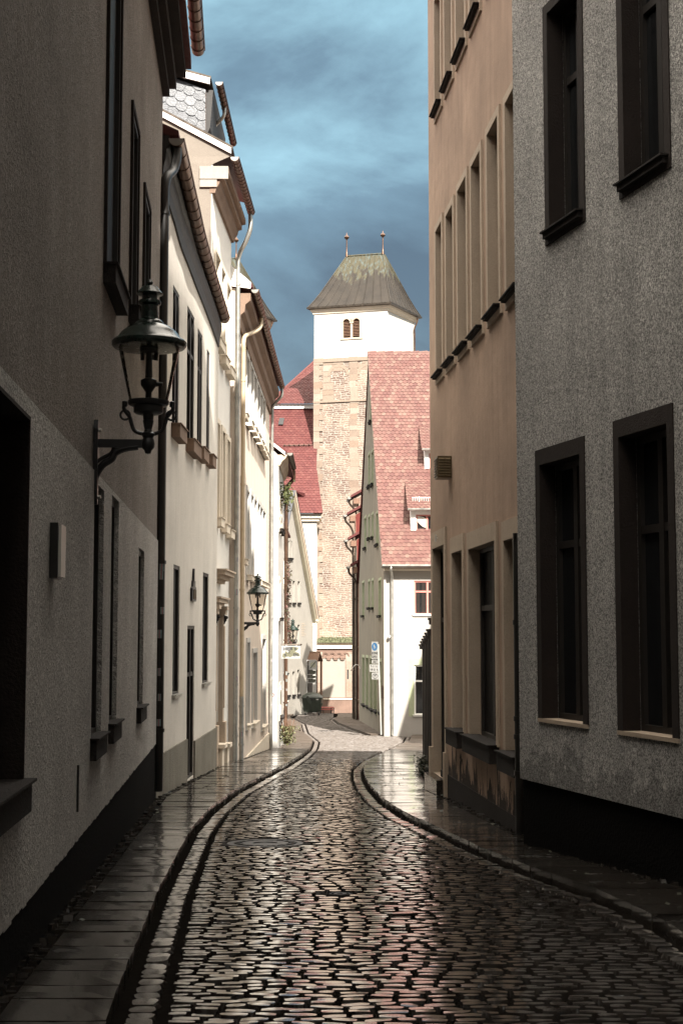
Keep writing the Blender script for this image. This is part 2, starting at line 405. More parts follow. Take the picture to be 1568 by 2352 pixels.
# ----------------------------------------------------------------------------
# facades and house helpers
# ----------------------------------------------------------------------------
class Facade:
    def __init__(s, p0, p1, side):
        s.p0 = Vector((p0[0], p0[1], 0)); s.p1 = Vector((p1[0], p1[1], 0))
        s.t = (s.p1 - s.p0).normalized(); s.len = (s.p1 - s.p0).length
        n = Vector((s.t.y, -s.t.x, 0))
        s.n = n if n.dot(Vector(side)) > 0 else -n
    def pt(s, a, z, d=0): return s.p0 + s.t * a + s.n * d + Vector((0, 0, z))
    def s_at(s, u, v):
        a, b = ray(u, v); dv = Vector((a, 1, 0))
        k = s.p0.dot(s.n) / dv.dot(s.n)
        return (dv * k - s.p0).dot(s.t)
    def px(s, u, v):
        a = s.s_at(u, v); Y = s.pt(a, 0).y
        return a, ray(u, v)[1] * Y
    def rect(s, uL, uR, vt, vb):
        """opening from its left edge's top and bottom and its right edge"""
        vm = (max(vt, 0) + vb) / 2
        a = s.s_at(uL, vm); b = s.s_at(uR, vm); Y = s.pt(a, 0).y
        z1, z0 = zv(vt, Y), zv(vb, Y)
        return (min(a, b), max(a, b), z0, z1)

def fbox(mb, F, a, b, z0, z1, d0, d1):
    mb.obox(F.pt(a, z0, d0), F.t * (b - a), F.n * (d1 - d0), (0, 0, z1 - z0))

def wall_grid(mb, F, s0, s1, z0, z1, holes, rd, jag=.008):
    hs = []
    rnd = random.Random(int(1000 * (s1 + z1 + len(holes))))
    for h in holes:
        hs.append(h)
    ss = sorted(set([s0, s1] + [x for h in hs for x in h[:2] if s0 < x < s1]))
    zs = sorted(set([z0, z1] + [x for h in hs for x in h[2:4] if z0 < x < z1]))
    for a, b in zip(ss, ss[1:]):
        for c, d in zip(zs, zs[1:]):
            ms, mz = (a + b) / 2, (c + d) / 2
            if any(h[0] < ms < h[1] and h[2] < mz < h[3] for h in hs): continue
            mb.quad(F.pt(a, c), F.pt(b, c), F.pt(b, d), F.pt(a, d))
    for h in hs: reveal(mb, F, h, rd)
def reveal(mb, F, h, rd, d0=0):
    a, b, c, d = h[:4]
    mb.quad(F.pt(a, c, d0), F.pt(a, d, d0), F.pt(a, d, -rd), F.pt(a, c, -rd))
    mb.quad(F.pt(b, c, d0), F.pt(b, d, d0), F.pt(b, d, -rd), F.pt(b, c, -rd))
    mb.quad(F.pt(a, c, d0), F.pt(b, c, d0), F.pt(b, c, -rd), F.pt(a, c, -rd))
    mb.quad(F.pt(a, d, d0), F.pt(b, d, d0), F.pt(b, d, -rd), F.pt(a, d, -rd))
def wall_poly(mb, F, outer, holes, rd):
    loops = [[Vector((a, z, 0)) for a, z in outer]] + [[Vector((h[0], h[2], 0)), Vector((h[0], h[3], 0)), Vector((h[1], h[3], 0)), Vector((h[1], h[2], 0))] for h in holes]
    flat = [p for l in loops for p in l]
    for tri in tessellate_polygon(loops):
        mb.quad(*[F.pt(flat[i].x, flat[i].y) for i in tri])
    for h in holes: reveal(mb, F, h, rd)
def body(mb, F, s0, s1, z0, z1, depth):
    A, B = F.pt(s0, z0), F.pt(s1, z0); A2, B2 = F.pt(s0, z0, -depth), F.pt(s1, z0, -depth); up = Vector((0, 0, z1 - z0))
    mb.quad(A, A2, A2 + up, A + up); mb.quad(B, B2, B2 + up, B + up); mb.quad(A2, B2, B2 + up, A2 + up)
    mb.quad(A + up, B + up, B2 + up, A2 + up)

def window(root, F, h, rd=.28, frame='darkwood', sur=None, sur_w=.11, sur_p=.02, sill=None, sill_p=.12, sill_h=.08, lining=None, mull=1, trans=True, name='window', pane='glass', lintel_extra=0, sur_bottom=True):
    a, b, c, d = h[:4]
    w = MB(); t = .06; dd = -rd
    fbox(w, F, a, a + t, c, d, dd, dd + .06); fbox(w, F, b - t, b, c, d, dd, dd + .06)
    fbox(w, F, a + t, b - t, c, c + t, dd, dd + .06); fbox(w, F, a + t, b - t, d - t, d, dd, dd + .06)
    if mull: fbox(w, F, (a + b) / 2 - .04, (a + b) / 2 + .04, c + t, d - t, dd, dd + .065)
    if trans:
        zt = c + (d - c) * .68
        fbox(w, F, a + t, (a + b) / 2 - .04 if mull else b - t, zt - .035, zt + .035, dd, dd + .055)
        if mull: fbox(w, F, (a + b) / 2 + .04, b - t, zt - .035, zt + .035, dd, dd + .055)
    o = w.build(name, M[frame], root)
    p = MB(); p.quad(F.pt(a + t * .5, c + t * .5, dd + .02), F.pt(b - t * .5, c + t * .5, dd + .02), F.pt(b - t * .5, d - t * .5, dd + .02), F.pt(a + t * .5, d - t * .5, dd + .02))
    p.build('pane', M[pane], o)
    if sur:
        q = MB(); e = .003; sp = sur_p
        fbox(q, F, a - sur_w, a + e, c - (sur_w if sur_bottom else 0), d + sur_w + lintel_extra, -.05, sp)
        fbox(q, F, b - e, b + sur_w, c - (sur_w if sur_bottom else 0), d + sur_w + lintel_extra, -.05, sp)
        fbox(q, F, a + e, b - e, d - e, d + sur_w + lintel_extra, -.05, sp)
        if sur_bottom: fbox(q, F, a + e, b - e, c - sur_w, c + e, -.05, sp)
        if lining:
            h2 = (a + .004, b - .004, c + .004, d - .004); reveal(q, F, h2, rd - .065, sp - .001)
        q.build('surround', M[sur], o)
    if sill:
        k = MB(); x = .05
        fbox(k, F, a - x, b + x, c - sill_h, c + .006, -.1, sill_p)
        fbox(k, F, a - x - .02, b + x + .02, c + .006, c + .022, -.1, sill_p + .025)
        k.build('sill', M[sill], o)
    return o

def gutter(root, pts, r, out, mat='copper', step=.33, cap='zinc', bands=True):
    pts = [Vector(p) for p in pts]
    gm = MB(); gm.half(pts, r, out, 8)
    # straps and bead
    out = Vector(out).normalized()
    gm.tube([p + out * r for p in pts], .014, 6)
    if bands:
        tot = sum((b - a).length for a, b in zip(pts, pts[1:])); n = max(2, int(tot / step)); acc = 0; k = 0
        for a, b in zip(pts, pts[1:]):
            ln = (b - a).length
            while k * step <= acc + ln and k <= n:
                p = a + (b - a) * ((k * step - acc) / ln); k += 1
                dv = (b - a).normalized()
                gm.half([p - dv * .012, p + dv * .012], r + .009, out, 8, .02)
            acc += ln
    o = gm.build('gutter', M[mat], root, True)
    for p, q in ((pts[0], pts[1]), (pts[-1], pts[-2])):
        d = (p - q).normalized(); c = MB()
        arc = [p + out * math.cos(math.pi + math.pi * k / 10) * r + Vector((0, 0, math.sin(math.pi + math.pi * k / 10) * r)) + d * .004 for k in range(11)]
        c.prism(arc, d * .012)
        c.build('end_cap', M[cap], o)
    return o
def smooth_path(pts, n=6):
    pts = [Vector(p) for p in pts]; P = [pts[0]] + pts + [pts[-1]]; out = []
    for i in range(1, len(P) - 2):
        for k in range(n):
            t = k / n; p0, p1, p2, p3 = P[i - 1], P[i], P[i + 1], P[i + 2]
            out.append(.5 * (2 * p1 + (p2 - p0) * t + (2 * p0 - 5 * p1 + 4 * p2 - p3) * t * t + (3 * p1 - p0 - 3 * p2 + p3) * t ** 3))
    return out + [pts[-1]]
def downpipe(root, pts, r, mat, collars=(), neck=None, stick=0):
    m = MB()
    if neck: m.tube(smooth_path(neck, 6) , r, 10)
    m.tube(pts, r, 10)
    a, b = Vector(pts[0]), Vector(pts[-1])
    for t in collars:
        p = a + (b - a) * t; d = (b - a).normalized()
        m.tube([p - d * .025, p + d * .025], r * 1.22, 10)
    o = m.build('downpipe', M[mat], root, True)
    rnd = random.Random(int(abs(a.y) * 100))
    for i in range(stick):
        t = .62 + .3 * i / max(1, stick); p = a + (b - a) * (t + rnd.uniform(-.02, .02)); h = rnd.uniform(.07, .16)
        s = MB(); a0 = rnd.uniform(-1.9, -1.3); da = rnd.uniform(.5, 1.0); prev = None
        for k in range(4):
            an = a0 + da * k / 3; q = p + Vector((math.cos(an), math.sin(an), 0)) * (r + .003)
            if prev is not None: s.quad(prev, q, q + Vector((0, 0, h)), prev + Vector((0, 0, h)))
            prev = q
        s.build('sticker', M['sticker'], o)
    return o

def inside(p, poly):
    c = False; j = len(poly) - 1
    for i in range(len(poly)):
        (xi, yi), (xj, yj) = poly[i], poly[j]
        if (yi > p[1]) != (yj > p[1]) and p[0] < (xj - xi) * (p[1] - yi) / (yj - yi) + xi: c = not c
        j = i
    return c
def tiles(mb, O, ex, ey, clip, w, h, lift=.02, seed=1, rnd_amt=.006, conv=False):
    rnd = random.Random(seed); O = Vector(O); ex = Vector(ex).normalized(); ey = Vector(ey).normalized(); nz = ex.cross(ey).normalized()
    a0, a1 = min(p[0] for p in clip), max(p[0] for p in clip); b0, b1 = min(p[1] for p in clip), max(p[1] for p in clip)
    r = 0; b = b0
    while b < b1:
        a = a0 - w + (w / 2 if r % 2 else 0)
        while a < a1 + w:
            bb = min(max(b + h * .5, b0 + 1e-4), b1 - 1e-4); xs = []
            for (xi, yi), (xj, yj) in zip(clip, clip[1:] + clip[:1]):
                if (yi > bb) != (yj > bb): xs.append(xi + (xj - xi) * (bb - yi) / (yj - yi))
            lo_, hi_ = (min(xs), max(xs)) if xs else (1, 0)
            if conv or (a + w * .8 > lo_ and a + w * .2 < hi_):
                j = rnd.uniform(-rnd_amt, rnd_amt); z1 = lift + rnd.uniform(-.3, .5) * lift * .5; ww = w * .97
                def P(x, y, z): return O + ex * min(max(a + x, lo_), hi_) + ey * min(b + y + j, b1 + .02) + nz * z
                low = [(0, h * .25), (ww * .12, h * .08), (ww * .3, 0), (ww * .5, -h * .05), (ww * .7, 0), (ww * .88, h * .08), (ww, h * .25)]
                if conv:
                    pl_ = [(a + x, b + y) for x, y in low] + [(a + ww, b + h * 1.5), (a, b + h * 1.5)]
                    ar_ = sum(p[0] * q[1] - q[0] * p[1] for p, q in zip(clip, clip[1:] + clip[:1])); cc = clip if ar_ > 0 else clip[::-1]
                    for (x1, y1), (x2, y2) in zip(cc, cc[1:] + cc[:1]):
                        o_ = []
                        sd_ = lambda p: (x2 - x1) * (p[1] - y1) - (y2 - y1) * (p[0] - x1)
                        for p, q in zip(pl_, pl_[1:] + pl_[:1]):
                            dp, dq = sd_(p), sd_(q)
                            if dp >= 0: o_.append(p)
                            if dp * dq < 0: t_ = dp / (dp - dq); o_.append((p[0] + (q[0] - p[0]) * t_, p[1] + (q[1] - p[1]) * t_))
                        pl_ = o_
                        if len(pl_) < 3: break
                    if len(pl_) >= 3: mb.poly(*[O + ex * p[0] + ey * p[1] + nz * (z1 * max(0, 1 - (p[1] - b) / (1.5 * h)) + .002) for p in pl_])
                    a += w; continue
                top = [P(x, y, z1) for x, y in low] + [P(ww, h * 1.5, .001), P(0, h * 1.5, .001)]
                mb.poly(*top)
                for k in range(6): mb.quad(P(*low[k], z1), P(*low[k], z1 - .014), P(*low[k + 1], z1 - .014), P(*low[k + 1], z1))
            a += w
        b += h; r += 1

def text_mesh(txt, size, mat, parent, M4, name='lettering', align='CENTER'):
    cu = bpy.data.curves.new('t', 'FONT'); cu.body = txt; cu.size = size; cu.align_x = align; cu.extrude = .001; cu.offset = size * .035
    ob = bpy.data.objects.new('t', cu); COL.objects.link(ob)
    bpy.context.view_layer.update()
    me = bpy.data.meshes.new_from_object(ob.evaluated_get(bpy.context.evaluated_depsgraph_get()))
    bpy.data.objects.remove(ob); bpy.data.curves.remove(cu)
    me.name = name; me.transform(M4); me.materials.clear(); me.materials.append(M[mat])
    o = bpy.data.objects.new(name, me); COL.objects.link(o); o.parent = parent
    ORG[o.name] = ORG.get(parent.name, Vector())
    return o

# ----------------------------------------------------------------------------
# plan of the street
# ----------------------------------------------------------------------------
F1 = Facade((-1.456, 3.0), (-2.66, 20.8), (1, 0, 0))
F2 = Facade((-2.70, 20.8), (-2.56, 29.5), (1, 0, 0))
F3 = Facade((-2.72, 29.55), (-2.61, 33.4), (1, 0, 0))
F4 = Facade((-2.45, 33.42), (-2.30, 45.6), (1, 0, 0))
F5 = Facade((-2.01, 45.62), (-2.15, 53.5), (1, 0, 0))
F6 = Facade((-2.36, 53.55), (-2.40, 62.0), (1, 0, 0))
F7 = Facade((-4.5, 83.0), (-1.81, 92.0), (1, 0, 0))
G2 = Facade((1.41, 22.7), (2.09, 14.0), (-1, 0, 0))
G1 = Facade((1.78, 14.5), (3.55, 8.06), (-1, 0, 0))

LK = [gr(u, v) for u, v in ((250, 2352), (310, 2195), (365, 2060), (400, 1990), (440, 1915), (480, 1868), (540, 1822), (600, 1790), (650, 1765), (690, 1740), (713, 1718), (718, 1704), (695, 1684), (690, 1664), (665, 1650))]
RK = [gr(u, v) for u, v in ((1530, 2140), (1380, 2065), (1220, 2008), (1100, 1960), (1000, 1910), (930, 1878), (880, 1845), (850, 1812), (838, 1790), (835, 1770), (850, 1750), (900, 1725), (940, 1705), (946, 1692))]
LK = [Vector((-.35, 0, 0)), Vector((-.8, 4, 0))] + LK
LK[0] = Vector((-.4, -16, 0))
RK = [Vector((1.9, -16, 0)), Vector((2.2, 6, 0))] + RK
FK = [gr(u, v) for u, v in ((848, 1690), (810, 1676), (780, 1664), (766, 1654), (775, 1648))]

def interp(P, Y):
    if Y <= P[0].y: return P[0].x
    for a, b in zip(P, P[1:]):
        if a.y <= Y <= b.y: return a.x + (b.x - a.x) * ((Y - a.y) / max(1e-6, b.y - a.y))
    return P[-1].x
LW = [Vector((x, y, 0)) for x, y in ((-1.5, -16), (-1.5, 3), (-2.66, 20.8), (-2.6, 29.5), (-2.6, 33.4), (-2.45, 33.5), (-2.3, 45.6), (-2.01, 45.7), (-1.97, 53.5), (-2.36, 53.6), (-2.4, 62), (-3.6, 63), (-4.5, 83), (-3.6, 86))]
RW = [Vector((x, y, 0)) for x, y in ((2.7, -16), (2.7, 8.0), (3.55, 8.1), (1.9, 14.5), (2.0, 14.6), (1.41, 22.7), (1.52, 23.4), (1.8, 31.3), (6.0, 31.5), (6.0, 60))]

# ground --------------------------------------------------------------------
gm = MB(); ys = [-60, -30, -10, 0, 5, 10, 15, 21, 30, 38, 45.6, 57, 62, 75, 88, 110, 160, 400]
for a, b in zip(ys, ys[1:]):
    gm.quad((-250, a, g(a) - .12), (250, a, g(a) - .12), (250, b, g(b) - .12), (-250, b, g(b) - .12))
tag(gm.build('ground', M['earth']), kind='structure')

# cobbled road ---------------------------------------------------------------
def stone(mb, c, ex, ey, w, d, hgt, rnd, fine):
    """one domed sett: grid of vertices, rounded edges, slight tilt"""
    PX = (-1, -.84, -.3, .3, .84, 1) if fine else (-1, -.78, .78, 1); PY = (-1, -.76, 0, .76, 1) if fine else (-1, -.74, .74, 1); nx, ny = len(PX), len(PY)
    tx, ty = rnd.gauss(0, .018), rnd.gauss(0, .018); n0 = len(mb.v); sk = rnd.uniform(-.012, .012)
    for j in range(ny):
        q = PY[j]
        for i in range(nx):
            p = PX[i]
            x = p * w / 2 * (1 - .16 * abs(q) ** 3) + (rnd.uniform(-.006, .006)); y = q * d / 2 * (1 - .42 * abs(p) ** 3) + rnd.uniform(-.005, .005) + sk * p
            z = hgt - (.045 if max(abs(p), abs(q)) == 1 else 0) - .0012 * (p * p + q * q) + tx * x + ty * y + rnd.uniform(-.0004, .0004)
            mb.v.append(c + ex * x + ey * y + Vector((0, 0, z)))
    for j in range(ny - 1):
        for i in range(nx - 1):
            k = n0 + j * nx + i; mb.f.append((k, k + 1, k + nx + 1, k + nx))
rnd = random.Random(5)
road = MB()
Y = 4.6; row = 0
holes_r = []                                    # covers let into the road
c1 = gr(609, 1936); c2 = gr(781, 2052); c3 = gr(747, 1679)
covers = [(c1, .43), (c2, .09), (c3, .36)]
def right_limit(Y):
    if Y < RK[-1].y: return interp(RK, Y)
    if Y < FK[0].y + .2: return 9.5
    return interp(FK, Y)
while Y < 92:
    far = Y > 32
    d = rnd.uniform(.080, .104) if not far else rnd.uniform(.105, .145)
    xl, xr = interp(LK, Y) + .25, right_limit(Y) - .25
    if Y > 54: xr = min(xr, 3)
    x = xl + rnd.uniform(0, .02)
    while x < xr - .05:
        w = rnd.uniform(.10, .20) if not far else rnd.uniform(.14, .24)
        if x + w > xr: w = max(.06, xr - x)
        cx = x + w / 2; wob = .02 * math.sin(cx * 2.1 + Y * .5) + .04 * (cx - (xl + xr) / 2) ** 2 * .3
        cy = Y + wob + rnd.uniform(-.006, .006)
        if not any((cx - c.x) ** 2 + (cy - c.y) ** 2 < (r + .05) ** 2 for c, r in covers):
            dz = g(cy + .1) - g(cy - .1)
            stone(road, Vector((cx, cy, g(cy) + rnd.gauss(0, .0035))), Vector((1, 0, 0)), Vector((0, 1, dz / .2)), w - rnd.uniform(.004, .014), d - rnd.uniform(.006, .020), 0, rnd, not far)
        x += w
    Y += d; row += 1
# gutter rows of setts along both kerbs
for P, sgn in ((LK, 1), (RK, -1), (FK, -1)):
    pts = [p for p in P]
    for a, b in zip(pts, pts[1:]):
        if b.y < 4 or a.y > 92: continue
        L0 = (b - a); L0.z = 0; ln = L0.length; e = L0.normalized(); nrm = Vector((-e.y, e.x, 0))
        if (nrm.x > 0) != (sgn > 0): nrm = -nrm
        s = 0
        while s < ln:
            w = rnd.uniform(.13, .19); p = a + e * (s + w / 2) + nrm * .135
            if p.y > 4.4:
                stone(road, Vector((p.x, p.y, g(p.y) - .012 + rnd.gauss(0, .004))), e, nrm, w - .016, .17, 0, rnd, p.y < 32)
            s += w
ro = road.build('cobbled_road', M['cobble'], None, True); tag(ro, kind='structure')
bed = MB(); yb = 3.0
while yb < 93:
    y2 = yb + 1.0
    bed.quad((interp(LK, yb) - .2, yb, g(yb) - .043), (min(right_limit(yb), 9.5) + .2, yb, g(yb) - .043), (min(right_limit(y2), 9.5) + .2, y2, g(y2) - .043), (interp(LK, y2) - .2, y2, g(y2) - .043))
    yb = y2
tag(bed.build('road_bed', M['joint']), kind='structure')

# pavements of long slabs ------------------------------------------------------
def slab_strip(mb, kerb, wall, y0, y1, step, side, seed):
    rn = random.Random(seed); Y = y0
    while Y < y1:
        d = rn.uniform(*step); j = .011
        xa, xb = kerb(Y + .01), wall(Y + .01); xa2, xb2 = kerb(Y + d - .01), wall(Y + d - .01)
        cuts = [0, 1]
        if abs(xb - xa) > .8 and rn.random() < .8: cuts = [0, rn.uniform(.35, .7), 1]
        if abs(xb - xa) > 2.5: cuts = [0] + [k / int(abs(xb - xa) / .9) for k in range(1, int(abs(xb - xa) / .9))] + [1]
        for c0, c1_ in zip(cuts, cuts[1:]):
            n0 = len(mb.v); tl = rn.gauss(0, .0025); tz = rn.gauss(0, .0018); nx = 5
            for jj in range(3):
                q = jj / 2
                for i in range(nx):
                    p = c0 + (c1_ - c0) * i / (nx - 1)
                    x = (xa + (xb - xa) * p) * (1 - q) + (xa2 + (xb2 - xa2) * p) * q
                    if i == 0 and c0 == 0: x += rn.uniform(-.005, .005)
                    if i == nx - 1 and c1_ < 1: x -= math.copysign(.01, xb - xa)
                    y = Y + j + (d - 2 * j) * q + rn.uniform(-.005, .005)
                    z = g(y) + .065 + tz + tl * (q - .5) + rn.uniform(-.0025, .0025)
                    mb.v.append(Vector((x, y, z)))
            for jj in range(2):
                for i in range(nx - 1):
                    k = n0 + jj * nx + i; mb.f.append((k, k + 1, k + nx + 1, k + nx))
            # skirt
            def V(k): return mb.v[k]
            rim = [n0 + i for i in range(nx)] + [n0 + nx + nx - 1] + [n0 + 2 * nx + i for i in range(nx - 1, -1, -1)] + [n0 + nx]
            m0 = len(mb.v)
            for k in rim: mb.v.append(V(k) - Vector((0, 0, .14)))
            for i in range(len(rim)):
                i2 = (i + 1) % len(rim); mb.f.append((rim[i], rim[i2], m0 + i2, m0 + i))
        Y += d
pl = MB(); slab_strip(pl, lambda y: interp(LK, y) - .0, lambda y: interp(LW, y) + .17, 3.2, 90, (.26, .55), 1, 3)
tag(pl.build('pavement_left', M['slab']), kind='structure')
pr = MB(); slab_strip(pr, lambda y: interp(RK, y), lambda y: interp(RW, y) - .17, 3.2, RK[-1].y, (.26, .55), -1, 4)
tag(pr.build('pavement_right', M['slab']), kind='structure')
GW = [Vector((1.68, 57, 0)), Vector((.88, 76, 0)), Vector((.6, 90, 0))]
pf = MB(); slab_strip(pf, lambda y: min(interp(FK, y), interp(GW, y) - .02), lambda y: interp(GW, y) + .05, FK[0].y, 90, (.4, .8), -1, 6)
tag(pf.build('pavement_far', M['slab']), kind='structure')

# strip of small setts and dirt between the slabs and the house walls
es = MB(); rnd = random.Random(12)
for P, sg_ in ((LW, 1), (RW, -1)):
    Y = 5.0
    while Y < 48:
        w_ = rnd.uniform(.07, .13)
        if not (sg_ < 0 and Y > 31):
            for off in (.045, .125):
                if rnd.random() < .9: stone(es, Vector((interp(P, Y) + sg_ * (off + rnd.uniform(-.012, .012)), Y, g(Y) + .055 + rnd.gauss(0, .008))), Vector((1, 0, 0)), Vector((0, 1, -.04)), .075, w_ - .012, 0, rnd, False)
        Y += w_
tag(es.build('wall_foot_setts', M['slab'], None, True), kind='structure')
# iron covers -----------------------------------------------------------------
def cover(c, r, label):
    o = thing('manhole_cover', (c.x, c.y, g(c.y)), label, 'manhole cover')
    sl = (g(c.y + .5) - g(c.y - .5))
    def P(a, rr, z): x, y = rr * math.cos(a), rr * math.sin(a); return Vector((c.x + x, c.y + y, g(c.y) + y * sl + z))
    m = MB(); n = 36
    m.loft([[P(2 * math.pi * k / n, rr, z) for k in range(n)] for rr, z in ((r * 1.12, -.05), (r * 1.1, -.004), (r * .96, 0), (r * .94, -.012))])
    m.build('rim', M['darkstone'], o, True)
    m = MB(); m.loft([[P(2 * math.pi * k / n, rr, z) for k in range(n)] for rr, z in ((r * .93, -.02), (r * .92, -.004), (r * .78, -.004), (r * .76, -.012), (r * .58, -.012), (r * .56, -.003), (r * .3, -.003), (r * .28, -.012), (.001, -.012))])
    if r > .2:
        for k in range(16):
            a = 2 * math.pi * k / 16; m.obox(P(a, r * .6, -.012), P(a, r * .74, -.012) - P(a, r * .6, -.012), P(a + .12, r * .6, -.012) - P(a, r * .6, -.012), (0, 0, .011))
    m.build('lid', M['iron'], o, True)
cover(c1, .43, 'large round iron manhole cover near the left kerb in the middle of the lane')
cover(c2, .09, 'tiny round iron valve cover among the cobbles, nearest the viewer')
cover(c3, .36, 'far iron manhole cover in the cobbles before the bin and the church tower')

# ----------------------------------------------------------------------------
# left side houses
# ----------------------------------------------------------------------------
def root_at(F, s, name, label, cat='house', group=None):
    p = F.pt(s, 0); p.z = g(p.y); return thing(name, p, label, cat, group)

HG = 'old town houses along the lane'
# L1: near left house --------------------------------------------------------
h1 = root_at(F1, 9, 'plastered_house', 'grey brown rough plastered house nearest on the left, carrying the big black lantern', 'house', HG)
W1 = [(F1.rect(-70, 50, 850, 1880), 1), (F1.rect(243, 272, -330, 610), 2), (F1.rect(299, 314, 245, 706), 2), (F1.rect(328, 341, 432, 758), 2),
      (F1.rect(208, 231, 1105, 1702), 1), (F1.rect(249, 266, 1136, 1668), 1), (F1.rect(313, 326, 1257, 1630), 1)]
zb = -2.9; zsp = F1.px(190, 1056)[1]; zpl = -1.50; zt1 = 8.3
w = MB(); wall_grid(w, F1, -.0, F1.len, zsp, zt1, [h for h, k in W1 if h[3] > zsp and h[2] > zsp - 5] , .07)
body(w, F1, 0, F1.len, zb, zt1, 8)
w.build('wall', M['near_plaster'], h1)
# lower coat of plaster, a little proud
F1l = Facade((-1.456 + .018, 3.0), (-2.66 + .018, 20.8), (1, 0, 0))
w = MB(); wall_grid(w, F1l, 0, F1.len, zpl, zsp, [h for h, k in W1 if h[2] < zsp], .11)
w.quad(F1l.pt(0, zsp), F1l.pt(F1.len, zsp), F1.pt(F1.len, zsp + .02), F1.pt(0, zsp + .02))
rn = random.Random(3); s = 0
while s < F1.len:                                  # crumbling lower edge of the plaster
    d_ = rn.uniform(.05, .16); z_ = rn.uniform(.0, .018)
    w.quad(F1l.pt(s, zpl), F1l.pt(s + d_, zpl), F1l.pt(s + d_, zpl - z_ - .02), F1l.pt(s, zpl - z_ - .02)); s += d_
w.build('wall', M['near_low'], h1)
w = MB(); fbox(w, F1, 0, F1.len, zb, zpl + .01, -.3, -.012); fbox(w, F1, 0, F1.len, zb, zpl - .012, -.012, .012); w.build('plinth', M['blackplinth'], h1)
for h, k in W1:
    near = h[0] < 6
    window(h1, F1, h, rd=.24 if near else (.05 if k == 2 else .085), pane='darkpane', mull=0, trans=False, frame='darkwood', sur='brownframe' if k == 2 or near else None, sur_w=.02 if k == 1 else .06, sur_p=.03, sill='darkstone', sill_p=.11 if k == 2 else .07, sill_h=.16, lining=near)
w = MB()
for (d0, d1, z0, z1) in ((-.1, .10, 8.0, 8.12), (-.1, .2, 8.12, 8.3), (-.1, .34, 8.3, 8.42)): fbox(w, F1, 0, F1.len - .02, z0, z1, d0, d1)
w.build('cornice', M['brownframe'], h1)
w = MB(); w.prism([F1.pt(0, 8.42, .42), F1.pt(0, 8.55, .42), F1.pt(0, 13.5, -4), F1.pt(0, 8.42, -8)], F1.t * (F1.len - .05)); w.build('roof', M['tile_dark'], h1)
gutter(h1, [F1.pt(4, 8.78, .52), F1.pt(F1.len - .15, 8.68, .52)], .095, F1.n)
w = MB(); p0 = F1.px(168.5, 1758); p1 = F1.px(168.5, 1864); w.tube([F1.pt(p0[0], p0[1], .035), F1.pt(p0[0], p1[1], .035)], .009, 8); w.build('conduit', M['blackpipe'], h1, True)

# wall sign on L1
a0 = F1.px(113, 1265)
sb = thing('wall_sign', F1.pt(a0[0], a0[1] - .28, .02), 'narrow pale wooden board on dark box fixed to the grey wall beside the left window', 'wall sign')
za, zb_ = F1.px(113, 1330)[1], F1.px(113, 1203)[1]
w = MB(); fbox(w, F1, a0[0] - .13, a0[0] + .10, za, zb_, .02, .07); w.build('back_box', M['blackpipe'], sb)
w = MB(); fbox(w, F1, a0[0] - .11, a0[0] + .12, za + .01, zb_ - .01, .072, .09); w.build('board', M['enamel'], sb)

# L2: cream house with sagging eaves -----------------------------------------
h2 = root_at(F2, 4, 'plastered_house', 'cream plastered house with sagging curved gutter and grey plinth, second on the left', 'house', HG)
W2u = [F2.rect(396, 411, 652, 975), F2.rect(429, 446, 700, 1010), F2.rect(453, 464, 752, 1028), F2.rect(474, 481, 800, 1045)]
W2l = [F2.rect(397, 411.5, 1296, 1600), F2.rect(465, 478, 1314, 1573)]
D2 = F2.rect(428.6, 445, 1437, 1795)
zt2 = 6.9; zpl2 = F2.px(430, 1703)[1]
w = MB(); wall_grid(w, F2, 0, F2.len, -3.4, zt2, W2u + W2l + [D2], .078); body(w, F2, 0, F2.len, -3.4, zt2, 8); w.build('wall', M['cream'], h2)
w = MB()
fbox(w, F2, 0, D2[0] - .02, -3.4, zpl2 + .05, -.2, .03); fbox(w, F2, D2[1] + .02, F2.len - .01, -3.4, zpl2 - .06, -.2, .03); w.build('plinth', M['plinth'], h2)
for h in W2u: window(h2, F2, h, rd=.07, frame='darkwood', pane='darkpane', sill='brownstone', sill_p=.14, sill_h=.2)
for h in W2l: window(h2, F2, h, rd=.075, frame='darkwood', pane='darkpane', mull=0, trans=False, sill='zinc', sill_p=.05, sill_h=.04)
window(h2, F2, D2, rd=.075, frame='darkwood', pane='darkpane', mull=1, trans=True, name='door')
gp = [(405, 318, 20.95), (418, 372, 21.6), (430, 425, 22.4), (443, 480, 23.2), (455, 532, 24.3), (470, 585, 25.5), (485, 635, 26.8), (500, 683, 28.1), (515, 730, 29.4)]
gpts = [at(u, v, Y) for u, v, Y in gp]
gpts = smooth_path(gpts, 3)
gutter(h2, gpts, .112, (1, 0, 0), 'copper', .36)
# boarded eaves that follow the sag
w = MB(); rings = []
for p in gpts:
    x0 = -2.70 + .016 * (p.y - 20.8)
    rings.append([Vector((x0 - .3, p.y, p.z - .62)), Vector((x0 + .03, p.y, p.z - .62)), Vector((x0 + .04, p.y, p.z - .42)), Vector((x0 + .07, p.y, p.z - .3)), Vector((x0 + .08, p.y, p.z - .16)), Vector((min(x0 + .12, p.x - .08), p.y, p.z - .09)), Vector((min(x0 + .12, p.x - .08), p.y, p.z + .06)), Vector((x0 - .3, p.y, p.z + .2))])
w.loft(rings, True, True); w.build('cornice', M['darkwood'], h2)
w = MB(); rings = []
for p in gpts:
    x0 = -2.70 + .016 * (p.y - 20.8)
    rings.append([Vector((p.x + .03, p.y, p.z + .06)), Vector((p.x + .03, p.y, p.z + .13)), Vector((x0 - 4, p.y, p.z + 2.1)), Vector((x0 - 8, p.y, p.z - .3))])
w.loft(rings, True, True); w.build('roof', M['tile_dark'], h2)
pp = at(367, 800, 20.62)
